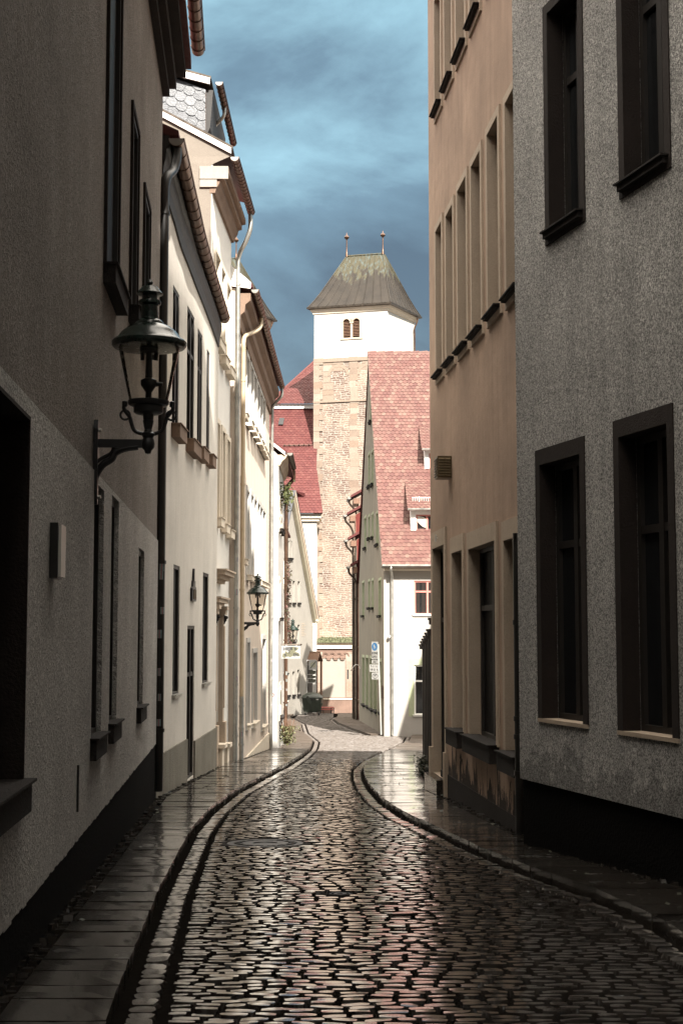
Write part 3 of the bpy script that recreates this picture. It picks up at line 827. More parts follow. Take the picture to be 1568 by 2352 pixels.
downpipe(h2, [Vector((-2.60, 20.62, 6.35)), Vector((-2.60, 20.62, -2.2))], .072, 'blackpipe', (.02, .35, .62, .9), [Vector((gpts[0].x, 21.05, gpts[0].z - .1)), Vector((gpts[0].x, 21.0, gpts[0].z - .3)), Vector((gpts[0].x - .04, 20.9, gpts[0].z - .5)), Vector((-2.57, 20.7, gpts[0].z - .66)), Vector((-2.60, 20.62, gpts[0].z - .85)), Vector((-2.60, 20.62, 6.2))], 7)

# black ornament on L2
oz = F2.px(441, 1344)
orn = thing('wall_ornament', F2.pt(oz[0], F2.px(441, 1381)[1], .01), 'small black spired carved emblem hung on the cream wall above the door', 'ornament')
w = MB(); a, zc = oz[0], F2.px(441, 1381)[1]; ht = F2.px(441, 1306)[1] - zc
prof = [(-.26, 0), (.26, 0), (.26, .38), (.19, .44), (.16, .36), (.12, .62), (.07, .5), (.035, .78), (0, 1.0), (-.035, .78), (-.07, .5), (-.12, .62), (-.16, .36), (-.19, .44), (-.26, .38)]
w.prism([F2.pt(a + x * 1.1, zc + y * ht, .005) for x, y in prof], F2.n * .04); w.build('backplate', M['iron'], orn)
w = MB()
for k in (-.14, -.05, .05, .14): fbox(w, F2, a + k * 1.1 - .02, a + k * 1.1 + .02, zc + .03, zc + ht * (.34 + .2 * (.15 - abs(k))), .045, .06)
w.build('relief', M['brass'], orn)

# L3: tall house with portal and slated dormer ---------------------------------
h3 = root_at(F3, 2, 'portal_house', 'tall pale house with carved stone portal and slate hung dormer, third on the left', 'house', HG)
S3 = 29.55
zc3 = zv(430, S3); zt3 = zv(372, S3)
W3a = [F3.rect(492, 502.5, 575, 776), F3.rect(505.5, 513.5, 612, 818), F3.rect(518, 526.5, 648, 842)]
W3b = [F3.rect(494, 501, 968, 1190), F3.rect(507, 513.5, 988, 1205), F3.rect(518, 525, 1008, 1218)]
dz3 = [F3.s_at(497, 1550), F3.s_at(531, 1550)]
P3 = (.55, 1.75, -3.3, zv(1400, 30.5))
w = MB(); wall_grid(w, F3, 0, F3.len, -3.5, zt3, W3a + W3b + [P3], .3)
# gable side towards the viewer with verge
body(w, F3, 0, F3.len, -3.5, zt3, 7)
e0 = at(531, 346, S3 - .01); e1 = at(300, 224, S3 - .01)
w.build('wall', M['pale'], h3)
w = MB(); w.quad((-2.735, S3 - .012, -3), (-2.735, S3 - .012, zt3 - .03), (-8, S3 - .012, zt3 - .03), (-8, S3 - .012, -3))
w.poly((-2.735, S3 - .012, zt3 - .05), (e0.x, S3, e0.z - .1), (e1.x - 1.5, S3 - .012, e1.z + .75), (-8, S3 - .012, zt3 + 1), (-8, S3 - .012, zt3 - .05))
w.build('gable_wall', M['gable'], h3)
for h in W3a + W3b: window(h3, F3, h, rd=.2, frame='whitewood', sur='palestone', sur_w=.11, sur_p=.04, sill='palestone', sill_p=.15, sill_h=.17)
# cornice with moulded profile and return to the side wall
w = MB()
cz = zc3
prof = [(-.05, cz - .12), (.06, cz - .12), (.09, cz - .02), (.15, cz + .08), (.17, cz + .17), (.25, cz + .19), (.25, cz + .3), (.34, cz + .32), (.34, cz + .44), (-.05, cz + .44)]
w.prism([F3.pt(-.02, z, d) for d, z in prof], F3.t * (F3.len + .02)); w.build('cornice', M['brownstone'], h3)
w = MB(); A_ = Vector((-2.98, S3 - .07, cz - .02)); w.box((-2.98, S3 - .07, cz + .17), (-2.38, S3 - .021, cz + .44)); w.box((-2.98, S3 - .055, cz), (-2.62, S3 - .021, cz + .168)); w.build('cornice_return', M['bleached'], h3)
# lower roof slope with white verge board
v0, v1 = at(531, 346, S3), at(330, 238, S3)
w = MB(); w.prism([v0 + Vector((0, 0, -.07)), v0 + Vector((0, 0, .05)), v1 + Vector((-1.5, 0, .05 + .80)), v1 + Vector((-1.5, 0, -.07 + .80))], (0, -.06, 0)); w.build('verge_board', M['whitewood'], h3)
w = MB(); w.prism([v0 + Vector((.03, 0, .055)), v0 + Vector((.03, 0, .11)), v1 + Vector((-1.5, 0, .93)), v1 + Vector((-1.5, 0, .0))], (0, F3.len - .02, 0)); w.build('roof', M['darkmetal'], h3)
gz = zv(368, S3) + .02
gutter(h3, [F3.pt(.0, gz + .05, .47), F3.pt(F3.len - .05, gz + .0, .47)], .085, F3.n, 'copper', .22)
pe = F3.pt(F3.len - .12, gz - .08, .46)
pw = Vector((-2.44, 33.36, 0))
downpipe(h3, [Vector((pw.x, pw.y, gz - 1.15)), Vector((pw.x, pw.y, g(33.4) + .05))], .055, 'zinc', (.05, .28, .5, .7, .85, .95), [pe, pe - Vector((0, 0, .32)), pe + Vector((-.10, .03, -.62)), Vector((pw.x + .06, pw.y, gz - .92)), Vector((pw.x, pw.y, gz - 1.12)), Vector((pw.x, pw.y, gz - 1.2))], 4)
# dormer hung with slate
YD = 29.9
q = [at(300, 160, YD), at(472, 205, YD), at(472, 312, YD), at(300, 215, YD)]
w = MB(); qq = [Vector((-5.4, YD, q[0].z + .5)), q[1], q[2], Vector((-5.4, YD, q[3].z - .9))]
w.prism([p + Vector((0, .02, 0)) for p in qq], (0, 3.6, 0)); dm = w.build('dormer', M['brownwood'], h3)
w = MB(); base = Vector((-5.4, YD, 8.5)); clip = [(p.x + 5.4, p.z - 8.5) for p in qq]
dx = Vector((math.cos(-.45), 0, math.sin(-.45))); dy = Vector((math.sin(.45), 0, math.cos(.45)))
cl2 = [((p - base).dot(dx), (p - base).dot(dy)) for p in qq]
tiles(w, base, dx, dy, cl2, .235, .19, .022, 5, .004, True)
w.build('slate_cheek', M['slate'], dm)
w = MB(); f0, f1 = at(300, 152, YD - .08), at(482, 183, YD - .08)
w.prism([f1 + Vector((0, 0, -.10)), f1 + Vector((0, 0, .03)), Vector((-5.4, YD - .08, f0.z + .42)), Vector((-5.4, YD - .08, f0.z + .26))], (0, -.05, 0)); w.build('fascia_board', M['whitewood'], dm)
w = MB(); w.prism([f1 + Vector((.02, 0, .035)), f1 + Vector((.02, 0, .09)), Vector((-5.4, YD - .08, f0.z + .52)), Vector((-5.4, YD - .08, f0.z + .43))], (0, 3.9, 0)); w.build('dormer_roof', M['darkmetal'], dm)
w = MB(); w.prism([Vector((q[1].x + .012, YD + .02, q[1].z)), Vector((q[1].x + .16, YD + .02, q[1].z)), Vector((q[1].x + .10, YD + .02, q[2].z + .2)), Vector((q[1].x + .012, YD + .02, q[2].z))], (0, 3.5, 0)); w.build('dormer_front', M['darkwood'], dm)
gd = at(503, 188, YD - .1)
gutter(h3, [gd, gd + Vector((.05, 3.4, -.15))], .075, (1, 0, 0), 'copper', .22)
downpipe(h3, [gd + Vector((-.27, 1.3, -.68)), gd + Vector((-.27, 1.3, -1.0))], .04, 'zinc', (), [gd + Vector((.02, 1.2, -.06)), gd + Vector((.0, 1.2, -.3)), gd + Vector((-.2, 1.28, -.5)), gd + Vector((-.27, 1.3, -.7))])
# portal
po = MB(); zp = P3[3]
zc1 = zv(1318, 30); 
for (d1, z0, z1, x) in ((.10, zc1 - .16, zc1 - .1, 0), (.20, zc1 - .1, zc1 - .02, .02), (.30, zc1 - .02, zc1 + .06, .05), (.34, zc1 + .06, zc1 + .1, .07)):
    fbox(po, F3, .28 - x, 2.1 + x, z0, z1, -.02, d1)
zf = zv(1378, 30)
for (d1, z0, z1, x) in ((.10, zf - .12, zf - .05, 0), (.18, zf - .05, zf + .03, .02), (.22, zf + .03, zf + .07, .04)):
    fbox(po, F3, .33 - x, 2.03 + x, z0, z1, -.02, d1)
po_o = po.build('portal', M['sandstone'], h3)
for a_ in (.30, 1.78):
    w = MB(); gY = g(30.2)
    fbox(w, F3, a_, a_ + .26, gY + .9, zp - .1, -.02, .10); fbox(w, F3, a_ - .04, a_ + .30, gY - .2, gY + .9, -.02, .16)
    fbox(w, F3, a_ - .04, a_ + .30, zp - .1, zp, -.02, .15); fbox(w, F3, a_ - .06, a_ + .32, zp, zp + .08, -.02, .19)
    fbox(w, F3, a_ + .06, a_ + .2, gY + 1.2, zp - .35, .10, .125)
    w.build('pilaster', M['sandstone'], po_o)
    w = MB(); w.tube([F3.pt(a_ + .13, zp - .12 - .03 * k, .14 - .012 * k) for k in range(8)], [.05, .07, .05, .06, .045, .05, .035, .03], 8); w.build('carved_console', M['darkstone'], po_o, True)
w = MB(); fbox(w, F3, .45, .95, g(30) + .42, g(30) + .5, -.28, .30); fbox(w, F3, .5, .9, g(30) - .2, g(30) + .42, -.28, .24); w.build('seat_stone', M['palestone'], po_o); w = MB(); fbox(w, F3, 1.45, 1.95, g(31) + .42, g(31) + .5, -.28, .30); fbox(w, F3, 1.5, 1.9, g(31) - .2, g(31) + .42, -.28, .24); w.build('seat_stone', M['palestone'], po_o)
window(h3, F3, P3, rd=.3, frame='darkwood', name='door', trans=True)
w = MB(); fbox(w, F3, .3, 2.1, g(30.2) - .3, g(30.2) + .05, -.02, .35); w.build('step', M['slab'], h3)

# L4: long peach house ----------------------------------------------------------
h4 = root_at(F4, 6, 'plastered_house', 'long peach coloured house with two rows of narrow windows and ochre downpipe', 'house', HG)
us = [565, 574.5, 582, 589.6, 595.8, 601.9]; vt = [815, 837, 857, 878, 896, 911]; vb = [967, 982, 996, 1011, 1025, 1038]
W4 = []
for u, a, b in zip(us, vt, vb): W4.append(F4.rect(u, u + 5.2, a, b))
vt = [1125, 1135, 1145, 1154, 1163, 1172]; vb = [1322, 1326, 1330, 1334, 1337, 1340]
for u, a, b in zip(us, vt, vb): W4.append(F4.rect(u, u + 5.4, a, b))
W4 += [F4.rect(553, 557, 800, 950), F4.rect(552, 556, 1105, 1285)]
G4 = [F4.rect(565, 571, 1476, 1668), F4.rect(578.5, 588, 1500, 1664), F4.rect(600, 608, 1468, 1672)]
zt4 = zv(745, 34.2)
w = MB(); wall_grid(w, F4, 0, F4.len, -4.2, zt4, W4 + G4, .22); body(w, F4, 0, F4.len, -4.2, zt4, 7); fbox(w, F4, .004, .3, zt4 - .1, zv(668, 33.6) + .03, -1.6, -.06); w.build('wall', M['peach'], h4)
for h in W4: window(h4, F4, h, rd=.17, frame='whitewood', sur='white', sur_w=.12, sur_p=.03, sill='palestone', sill_p=.16, sill_h=.12)
for h in G4: window(h4, F4, h, rd=.2, frame='brownwood', sur='white', sur_w=.12, sur_p=.035, sill='palestone', sill_p=.10, sill_h=.1)
w = MB(); fbox(w, F4, .02, F4.len - .02, -4.3, g(40) + .25, -.1, .045); w.build('plinth', M['palestone'], h4)
gz0, gz1 = zv(668, 33.6), zv(886, 45.2)
ge = (gz0 + gz1) / 2 * .0 + gz1
w = MB()
zc4a, zc4b = gz0 - .12, gz1 - .12
prof = [(-.05, -.75), (.05, -.75), (.07, -.5), (.16, -.42), (.18, -.25), (.30, -.15), (.30, .02), (-.05, .02)]
r0 = [F4.pt(-.015, zc4a + z, d) for d, z in prof]; r1 = [F4.pt(F4.len - .02, zc4b + z, d) for d, z in prof]
w.loft([r0, r1], True, True); w.build('cornice', M['brownstone'], h4)
gutter(h4, [F4.pt(.05, gz0, .40), F4.pt(F4.len - .2, gz1, .40)], .085, F4.n, 'copper', .36)
w = MB(); rings = []
for s_, zz in ((-.0, gz0), (F4.len - .05, gz1)): rings.append([F4.pt(s_, zz + .05, .34), F4.pt(s_, zz + .14, .34), F4.pt(s_, zz + 3.6, -3.5), F4.pt(s_, zz - .1, -7)])
w.loft(rings, True, True); w.build('roof', M['tile_dark'], h4)
w = MB(); a_ = F4.pt(-.03, gz0 + .02, .30); w.prism([a_ + Vector((0, 0, -.02)), a_ + Vector((.02, 0, .12)), a_ + Vector((-.75, 0, .8)), a_ + Vector((-.75, 0, .08))], (0, -.05, 0)); w.build('verge_board', M['whitewood'], h4)
x0 = F4.pt(.55, 0, .1)
downpipe(h4, [Vector((x0.x, x0.y, gz0 - 1.25)), Vector((x0.x, x0.y, zv(1600, x0.y)))], .052, 'peachpipe', (.1, .4, .7), [F4.pt(2.5, gz0 - .12, .38), F4.pt(2.45, gz0 - .35, .37), F4.pt(1.9, gz0 - .6, .3), F4.pt(.8, gz0 - .95, .13), F4.pt(.55, gz0 - 1.15, .1), F4.pt(.55, gz0 - 1.4, .1)])
downpipe(h4, [Vector((x0.x, x0.y, zv(1600, x0.y))), Vector((x0.x, x0.y, g(x0.y) + .05))], .055, 'zinc', (.15, .5, .75), None, 2)
x1 = F4.pt(F4.len - .25, 0, .1)
downpipe(h4, [Vector((x1.x, x1.y, gz1 - .75)), Vector((x1.x, x1.y, g(x1.y) + .05))], .05, 'zinc', (.2, .45, .62, .8, .93), [F4.pt(F4.len - .3, gz1 - .08, .40), F4.pt(F4.len - .3, gz1 - .3, .40), F4.pt(F4.len - .26, gz1 - .5, .22), F4.pt(F4.len - .25, gz1 - .7, .1), F4.pt(F4.len - .25, gz1 - .9, .1)], 5)

# L5: white house, blank side wall with heart ------------------------------------
h5 = root_at(F5, 3, 'plastered_house', 'white house with blank side wall bearing a small red heart, behind the peach house', 'house', HG)
S5 = 45.62; gz5a, gz5b = zv(1040, S5), zv(1078, 52.8)
zt5 = gz5a - .1
W5 = [F5.rect(640.5, 642.5, 1145, 1215), F5.rect(644.5, 646, 1155, 1222), F5.rect(640.5, 643.5, 1330, 1420), F5.rect(641, 644, 1575, 1650)]
w = MB(); wall_grid(w, F5, 0, F5.len, -4.4, zt5, W5, .2); body(w, F5, 0, F5.len, -4.4, zt5, 7)
va, vb_ = at(655, 1040, S5), at(560, 965, S5)
w.poly((-2.01, S5, zt5 - .1), (va.x - .25, S5, va.z - .05), (vb_.x, S5, vb_.z - .05), (-6, S5, vb_.z + 1), (-6, S5, zt5 - .1))
w.build('wall', M['white'], h5)
for h in W5: window(h5, F5, h, rd=.18, frame='whitewood', sur='palestone', sur_w=.09, sur_p=.02, sill='darkstone', sill_p=.12)
w = MB(); w.prism([va + Vector((.0, 0, -.08)), va + Vector((0, 0, .02)), vb_ + Vector((0, 0, .02)), vb_ + Vector((0, 0, -.08))], (0, -.07, 0)); w.build('verge_board', M['whitewood'], h5)
w = MB(); w.prism([va + Vector((.02, 0, .025)), va + Vector((.02, 0, .1)), vb_ + Vector((-2, 0, 1.7)), vb_ + Vector((-2, 0, 0))], (0, 7.8, 0)); w.build('roof', M['tile_dark'], h5)
w = MB(); prof = [(-.05, -.35), (.04, -.35), (.12, -.2), (.22, -.12), (.28, 0), (-.05, 0)]
w.loft([[F5.pt(-.012, gz5a - .06 + z, d) for d, z in prof], [F5.pt(F5.len, gz5b - .0 + z, d) for d, z in prof]], True, True); w.build('cornice', M['sandstone'], h5)
gutter(h5, [F5.pt(.02, gz5a, .36), F5.pt(F5.len - .3, gz5b + .1, .36)], .09, F5.n, 'darkmetal', .3)
x5 = F5.pt(F5.len - .15, 0, .09)
downpipe(h5, [Vector((x5.x, x5.y, gz5b - .8)), Vector((x5.x, x5.y, g(x5.y)))], .075, 'copper', (.15, .35, .6, .85), [F5.pt(F5.len - .35, gz5b, .36), F5.pt(F5.len - .33, gz5b - .3, .36), F5.pt(F5.len - .2, gz5b - .5, .2), F5.pt(F5.len - .15, gz5b - .75, .09), F5.pt(F5.len - .15, gz5b - .9, .09)], 6)
w = MB(); hc = at(625, 1597, S5 - .012); pts = []
for k in range(25):
    t = 2 * math.pi * k / 24; pts.append(hc + Vector((16 * math.sin(t) ** 3, 0, 13 * math.cos(t) - 5 * math.cos(2 * t) - 2 * math.cos(3 * t) - math.cos(4 * t))) * .0042)
w.tube(pts, .010, 6); w.build('painted_heart', M['heart'], h5, True)

# L6: hidden neighbour carrying the third lamp -------------------------------------
h6 = root_at(F6, 4, 'plastered_house', 'pale house set back behind the white house, carrying the farthest lantern', 'house', HG)
w = MB(); W6 = [(1.2 + 1.6 * k, 1.9 + 1.6 * k, z, z + 1.2) for k in range(5) for z in (-2.8, -.3, 2)]
wall_grid(w, F6, 0, F6.len, -4.5, 4.2, W6, .2); body(w, F6, 0, F6.len, -4.5, 4.2, 7); w.build('wall', M['pale'], h6)
for h in W6: window(h6, F6, h, rd=.17, frame='whitewood', sill='palestone')
w = MB(); w.prism([F6.pt(0, 4.2, .2), F6.pt(0, 4.3, .2), F6.pt(0, 7.5, -3.5), F6.pt(0, 4.2, -7)], F6.t * F6.len); w.build('roof', M['tile_dark'], h6)

# L7: gabled house beside the church ------------------------------------------------
h7 = root_at(F7, 5, 'gabled_house', 'pale steep gabled house with moulded verge standing before the church', 'house', HG)
sr, zr = F7.len, F7.px(721, 1420)[1]; sa, zap = F7.px(667, 1132)
sl_ = 2 * sa - sr
W7 = []
for uu, vt_, vb_2 in ((661, 1242, 1282), (665, 1243, 1282), (661, 1333, 1385), (671.5, 1334, 1385), (683, 1335, 1385), (661, 1436, 1475), (671, 1436, 1475), (682.5, 1435, 1480), (659, 1546, 1598), (671, 1543, 1597), (682, 1539, 1596)):
    W7.append(F7.rect(uu, uu + 5.2, vt_, vb_2))
w = MB(); wall_poly(w, F7, [(max(sl_, -2), -5.6), (sr, -5.6), (sr, zr), (sa, zap), (max(sl_, -2), zap - (sa - max(sl_, -2)) * (zap - zr) / (sr - sa))], W7, .25)
body(w, F7, max(sl_, -2), sr, -5.6, zr, 9)
w.build('wall', M['bleached'], h7)
for h in W7: window(h7, F7, h, rd=.22, frame='whitewood', sur='bleached', sur_w=.1, sur_p=.02, sill='darkstone', sill_p=.1, sill_h=.1)
A7, B7 = F7.pt(sr + .12, zr - .12, .0), F7.pt(sa, zap + .05, 0)
for k, (o1, o2, d0, d1, mt) in enumerate(((-.30, -.02, .02, .22, 'trimgrey'), (-.02, .14, -.2, .30, 'sandstone'))):
    w = MB(); dirv = (B7 - A7).normalized(); nr = Vector((0, 0, 1)) - dirv * dirv.z; nr.normalize()
    w.obox(A7 + nr * o1 + F7.n * d0, B7 - A7, nr * (o2 - o1), F7.n * (d1 - d0)); w.build('verge_moulding', M[mt], h7)
w = MB(); w.prism([A7 + F7.n * .32 + nr * .145, B7 + F7.n * .32 + nr * .145, B7 + F7.n * .32 + nr * .21, A7 + F7.n * .32 + nr * .21], F7.n * -9)
B8 = F7.pt(2 * sa - sr, zr, 0); w.prism([B8 + F7.n * .32, B7 + F7.n * .32, B7 + F7.n * .32 + Vector((0, 0, .1)), B8 + F7.n * .32 + Vector((0, 0, .1))], F7.n * -9)
w.build('roof', M['slate'], h7)
w = MB(); k = F7.pt(sr - .1, zr, 0)
for i, (z0, z1, p_) in enumerate(((-.1, .0, .3), (-.25, -.1, .22), (-.4, -.25, .12))): w.obox(k + Vector((0, 0, z0 - .1)) + F7.n * -.1, F7.t * .35 * (1 - i * .25), F7.n * (p_ + .1), (0, 0, z1 - z0))
w.build('kneeler', M['palestone'], h7)
w = MB(); 
rn = random.Random(8)
for k in range(8):
    a_, z_ = F7.px(692, 1433 + 4 * k); fbox(w, F7, a_, a_ + rn.uniform(.5, .9), z_, z_ + .03, .001, .012)
w.build('inscription', M['sandstone'], h7)
# porch roof over its door
px_, pz_ = F7.px(711, 1520)
w = MB(); c_ = F7.pt(px_, pz_, 0)
for sg in (-1, 1): w.obox(c_ + F7.t * (sg * .55) + Vector((0, 0, 0)) - F7.n * .05, F7.t * (-sg * .58) + Vector((0, 0, .55)), F7.n * .75, Vector((0, 0, .09)))
cp = w.build('door_canopy', M['brownwood'], h7)
for sg in (-.45, .45):
    w = MB(); b_ = c_ + F7.t * sg + F7.n * .55; w.obox(b_ + Vector((0, 0, -2.6)), F7.t * .1, F7.n * .1, (0, 0, 2.65)); w.build('post', M['brownwood'], cp)
w = MB(); fbox(w, F7, px_ - .4, px_ + .4, -5, pz_ - .25, .005, .05); w.build('door', M['darkwood'], h7)

# ----------------------------------------------------------------------------
# right side houses
# ----------------------------------------------------------------------------
r1 = root_at(G1, 3, 'roughcast_house', 'dark grey roughcast house with tall deep windows nearest on the right', 'house', HG)
WG1 = [G1.rect(1243.5, 1337, 1068, 1652), G1.rect(1427, 1540, 1004, 1681), G1.rect(1260, 1331, 30, 536), G1.rect(1432, 1525, -160, 425)]
zo = [4.55 + 3.6 * k for k in range(1, 5)]
WG1x = []
for z_ in (7.2, 10.8, 14.4, 18.0):
    for h in WG1[2:]: WG1x.append((h[0], h[1], z_, z_ + 2.0))
zp1 = -1.42
w = MB(); wall_grid(w, G1, 0, G1.len, zp1, 22.5, WG1 + WG1x, .30); body(w, G1, 0, G1.len, zp1, 22.5, 8); w.build('wall', M['rough'], r1)
w = MB(); fbox(w, G1, .0, G1.len, -3, zp1 + .005, -.5, -.03); w.build('plinth', M['blackplinth'], r1)
for h in WG1 + WG1x: window(r1, G1, h, rd=.22, frame='darkwood', sur='brownframe', sur_w=.10, sur_p=.012, sill='darkstone' if h[2] > 1 else None, sill_p=.06, sill_h=.05, lining=True, lintel_extra=.05 if h[2] < 1 else 0, sur_bottom=h[2] > 1)
for h in WG1[:2]:
    w = MB(); fbox(w, G1, h[0] - .1, h[1] + .1, h[2] - .03, h[2] + .006, -.2, .015); w.build('sill_ledge', M['sandstone'], r1)
w = MB(); w.prism([G1.pt(0, 22.5, .3), G1.pt(0, 22.6, .3), G1.pt(0, 25, -4), G1.pt(0, 22.5, -8)], G1.t * G1.len); w.build('roof', M['tile_dark'], r1)

r2 = root_at(G2, 4, 'plastered_house', 'terracotta plastered house with rows of deep stone framed windows on the right', 'house', HG)
WM = [G2.rect(1004.5, 1018, 532, 868), G2.rect(1028, 1044, 497, 842), G2.rect(1055, 1075, 440, 812), G2.rect(1087, 1108, 383, 777), G2.rect(1124, 1149, 310, 733), G2.rect(1166, 1195, 238, 690)]
WT = [(h[0], h[1], G2.rect(1003, 1018, 60, 262)[2], G2.rect(1003, 1018, 60, 262)[2] + 1.85) for h in WM]
D_ = G2.rect(998, 1024, 1261, 1775)
WGd = [G2.rect(1042, 1066, 1271, 1675), G2.rect(1081, 1142, 1262, 1690), G2.rect(1163, 1200, 1242, 1728)]
zt2r = WT[0][3] + 1.5
w = MB(); wall_grid(w, G2, 0, G2.len, -3.2, zt2r, WM + WT + [D_] + WGd, .15); body(w, G2, 0, G2.len, -3.2, zt2r, 6); w.build('wall', M['terra'], r2)
for h in WM + WT: window(r2, G2, h, rd=.30, frame='brownwood', sur='sandstone', sur_w=.10, sur_p=.03, sill='darkstone', sill_p=.085, sill_h=.02, lining=True)
for h in WGd: window(r2, G2, h, rd=.19, frame='darkwood', pane='darkpane', sur='sandstone', sur_w=.12, sur_p=.03, sill='darkstone', sill_p=.12, sill_h=.2, lining=True, lintel_extra=.1, sur_bottom=False)
do = window(r2, G2, D_, rd=.16, frame='darkwood', pane='darkpane', sur='sandstone', sur_w=.15, sur_p=.03, lining=True, name='door', lintel_extra=.1, sur_bottom=False)
w = MB(); fbox(w, G2, D_[0] - .08, D_[1] + .05, g(22.5) - .2, D_[2], -.32, .16); w.build('doorstep', M['slab'], r2)
w = MB(); fbox(w, G2, D_[0] - .16, D_[0] - .005, g(22.5) - .2, zv(1713, 22.6), -.02, .08); w.build('door_base_stone', M['sandstone'], r2); w = MB(); fbox(w, G2, D_[1] + .005, D_[1] + .16, g(22.4) - .2, zv(1713, 22.4), -.02, .06); w.build('door_base_stone', M['sandstone'], r2)
w = MB(); fbox(w, G2, 1.0, G2.len, -3, -2.0, -.1, .012)
w.build('plinth', M['darkstone'], r2)
w = MB(); w.prism([G2.pt(0, zt2r, .18), G2.pt(0, zt2r + .1, .18), G2.pt(0, zt2r + 4, -3.5), G2.pt(0, zt2r, -7)], G2.t * G2.len); w.build('roof', M['tile_dark'], r2)
w = MB(); fbox(w, G2, 0, G2.len, zt2r - .25, zt2r, -.1, .12); w.build('cornice', M['sandstone'], r2)
pg = G2.pt(G2.s_at(1203, 1400) + .07, 0, .08)
downpipe(r2, [Vector((pg.x, pg.y, 1.1)), Vector((pg.x, pg.y, -2.1))], .05, 'blackpipe', (.3, .62, .68, .8))
w = MB(); a_, z_ = G2.px(1009.5, 1236); w.tube([G2.pt(a_, z_ - .05, .06), G2.pt(a_, z_ + .05, .06)], .012, 8); w.tube([G2.pt(a_, z_, .03), G2.pt(a_, z_, .06)], .008, 6); w.build('bell_fitting', M['enamel'], r2, True)
w = MB(); a_, z_ = G2.px(1003, 1303); w.lathe([(.001, 0), (.05, 0), (.05, .02), (.03, .045), (.001, .05)], G2.pt(D_[0] + .005, z_, -.15), 14); w.build('entry_lamp', M['darkmetal'], r2, True)

# vent box
va_, vz0 = G2.px(1039, 1096); vb2, vz1 = G2.px(1006, 1047)
vb_box = thing('vent_box', G2.pt((va_ + vb2) / 2, vz0, .02), 'small louvred metal vent box on the terracotta wall', 'vent')
sv = G2.s_at(1037, 1070); hgt = zv(1047, G2.pt(sv, 0).y) - zv(1097, G2.pt(sv, 0).y); z0v = zv(1097, G2.pt(sv, 0).y)
w = MB(); fbox(w, G2, sv - .30, sv, z0v, z0v + hgt, .0, .205); w.build('housing', M['brass'], vb_box)
w = MB()
for i in range(7):
    zz = z0v + .025 + i * (hgt - .04) / 7
    for (d0, d1) in ((.02, .095), (.11, .185)):
        w.prism([G2.pt(sv + .001, zz, d0), G2.pt(sv + .02, zz + .004, d0), G2.pt(sv + .001, zz + .028, d0)], G2.n * (d1 - d0))
    w.prism([G2.pt(sv - .28, zz, .206), G2.pt(sv - .28, zz + .004, .225), G2.pt(sv - .28, zz + .028, .206)], G2.t * .26)
w.build('louvre', M['brass'], vb_box)

# unseen rear houses behind the viewer, added to close and darken the near lane
def rear(F, z1, matn, label):
    o = root_at(F, F.len / 2, 'plastered_house', label, 'house', HG)
    hs = [(1.5 + 2.4 * k, 2.5 + 2.4 * k, z, z + 1.8) for k in range(int((F.len - 2) / 2.4)) for z in [.2 + 3.4 * i for i in range(int((z1 - 2) / 3.4))]]
    w = MB(); wall_grid(w, F, 0, F.len, -2.5, z1, hs, .25); body(w, F, 0, F.len, -2.5, z1, 8); w.build('wall', M[matn], o)
    for h in hs: window(o, F, h, rd=.22, sill='darkstone', mull=1, trans=False)
    w = MB(); w.prism([F.pt(0, z1, .3), F.pt(0, z1 + .1, .3), F.pt(0, z1 + 2.5, -4), F.pt(0, z1, -8)], F.t * F.len); w.build('roof', M['tile_dark'], o)
rear(Facade((2.9, 8.0), (2.6, -14), (-1, 0, 0)), 23, 'rough', 'tall grey house behind the viewer on the right side of the lane')
rear(Facade((-1.456, 2.95), (-1.5, -14), (1, 0, 0)), 13, 'near_plaster', 'grey brown house behind the viewer on the left side of the lane')
rear(Facade((-9, -15), (11, -15), (0, 1, 0)), 13, 'near_plaster', 'unseen grey house added across the end of the lane behind the viewer')
# neighbour behind the terracotta house: its roof edge shades the corner house
FN = Facade((6.35, 36), (6.35, 50.5), (-1, 0, 0))
rear(FN, 8.75, 'pale', 'pale house behind the garden fence and the terracotta house')

# wooden fence beyond the terracotta house --------------------------------------
fn = thing('wooden_fence', (1.55, 26.5, g(26.5)), 'dark timber fence with capped posts beyond the terracotta house', 'fence')
P0, P1 = Vector((1.52, 23.2, 0)), Vector((1.80, 31.2, 0))
prev = None
for k in range(7):
    p = P0 + (P1 - P0) * k / 6; zg = g(p.y); zt = zg + 2.52 + (.12 if k == 0 else 0)
    w = MB(); w.box((p.x - .055, p.y - .055, zg - .2), (p.x + .055, p.y + .055, zt)); po_ = w.build('post', M['darkwood'], fn)
    w = MB(); w.box((p.x - .11, p.y - .09, zt), (p.x + .11, p.y + .09, zt + .07)); w.box((p.x - .13, p.y - .05, zt + .07), (p.x + .09, p.y + .05, zt + .11)); w.build('cap', M['darkwood'], po_)
    if prev is not None:
        w = MB(); q0 = prev; d = (p - q0); n_ = int(d.length / .14)
        for i in range(n_):
            a_ = q0 + d * ((i + .5) / n_) + Vector((.03, 0, 0)); zz = g(a_.y)
            w.box((a_.x - .012, a_.y - .05, zz + .05), (a_.x + .012, a_.y + .05, zz + 2.2 + .05 * math.sin(i * 1.7)))
        w.obox(q0 + Vector((.05, 0, g(q0.y) + .5)), d + Vector((0, 0, g(p.y) - g(q0.y))), (.04, 0, 0), (0, 0, .09)); w.obox(q0 + Vector((.05, 0, g(q0.y) + 1.9)), d + Vector((0, 0, g(p.y) - g(q0.y))), (.04, 0, 0), (0, 0, .09))
        w.build('boards', M['brownwood'], fn)
    prev = p

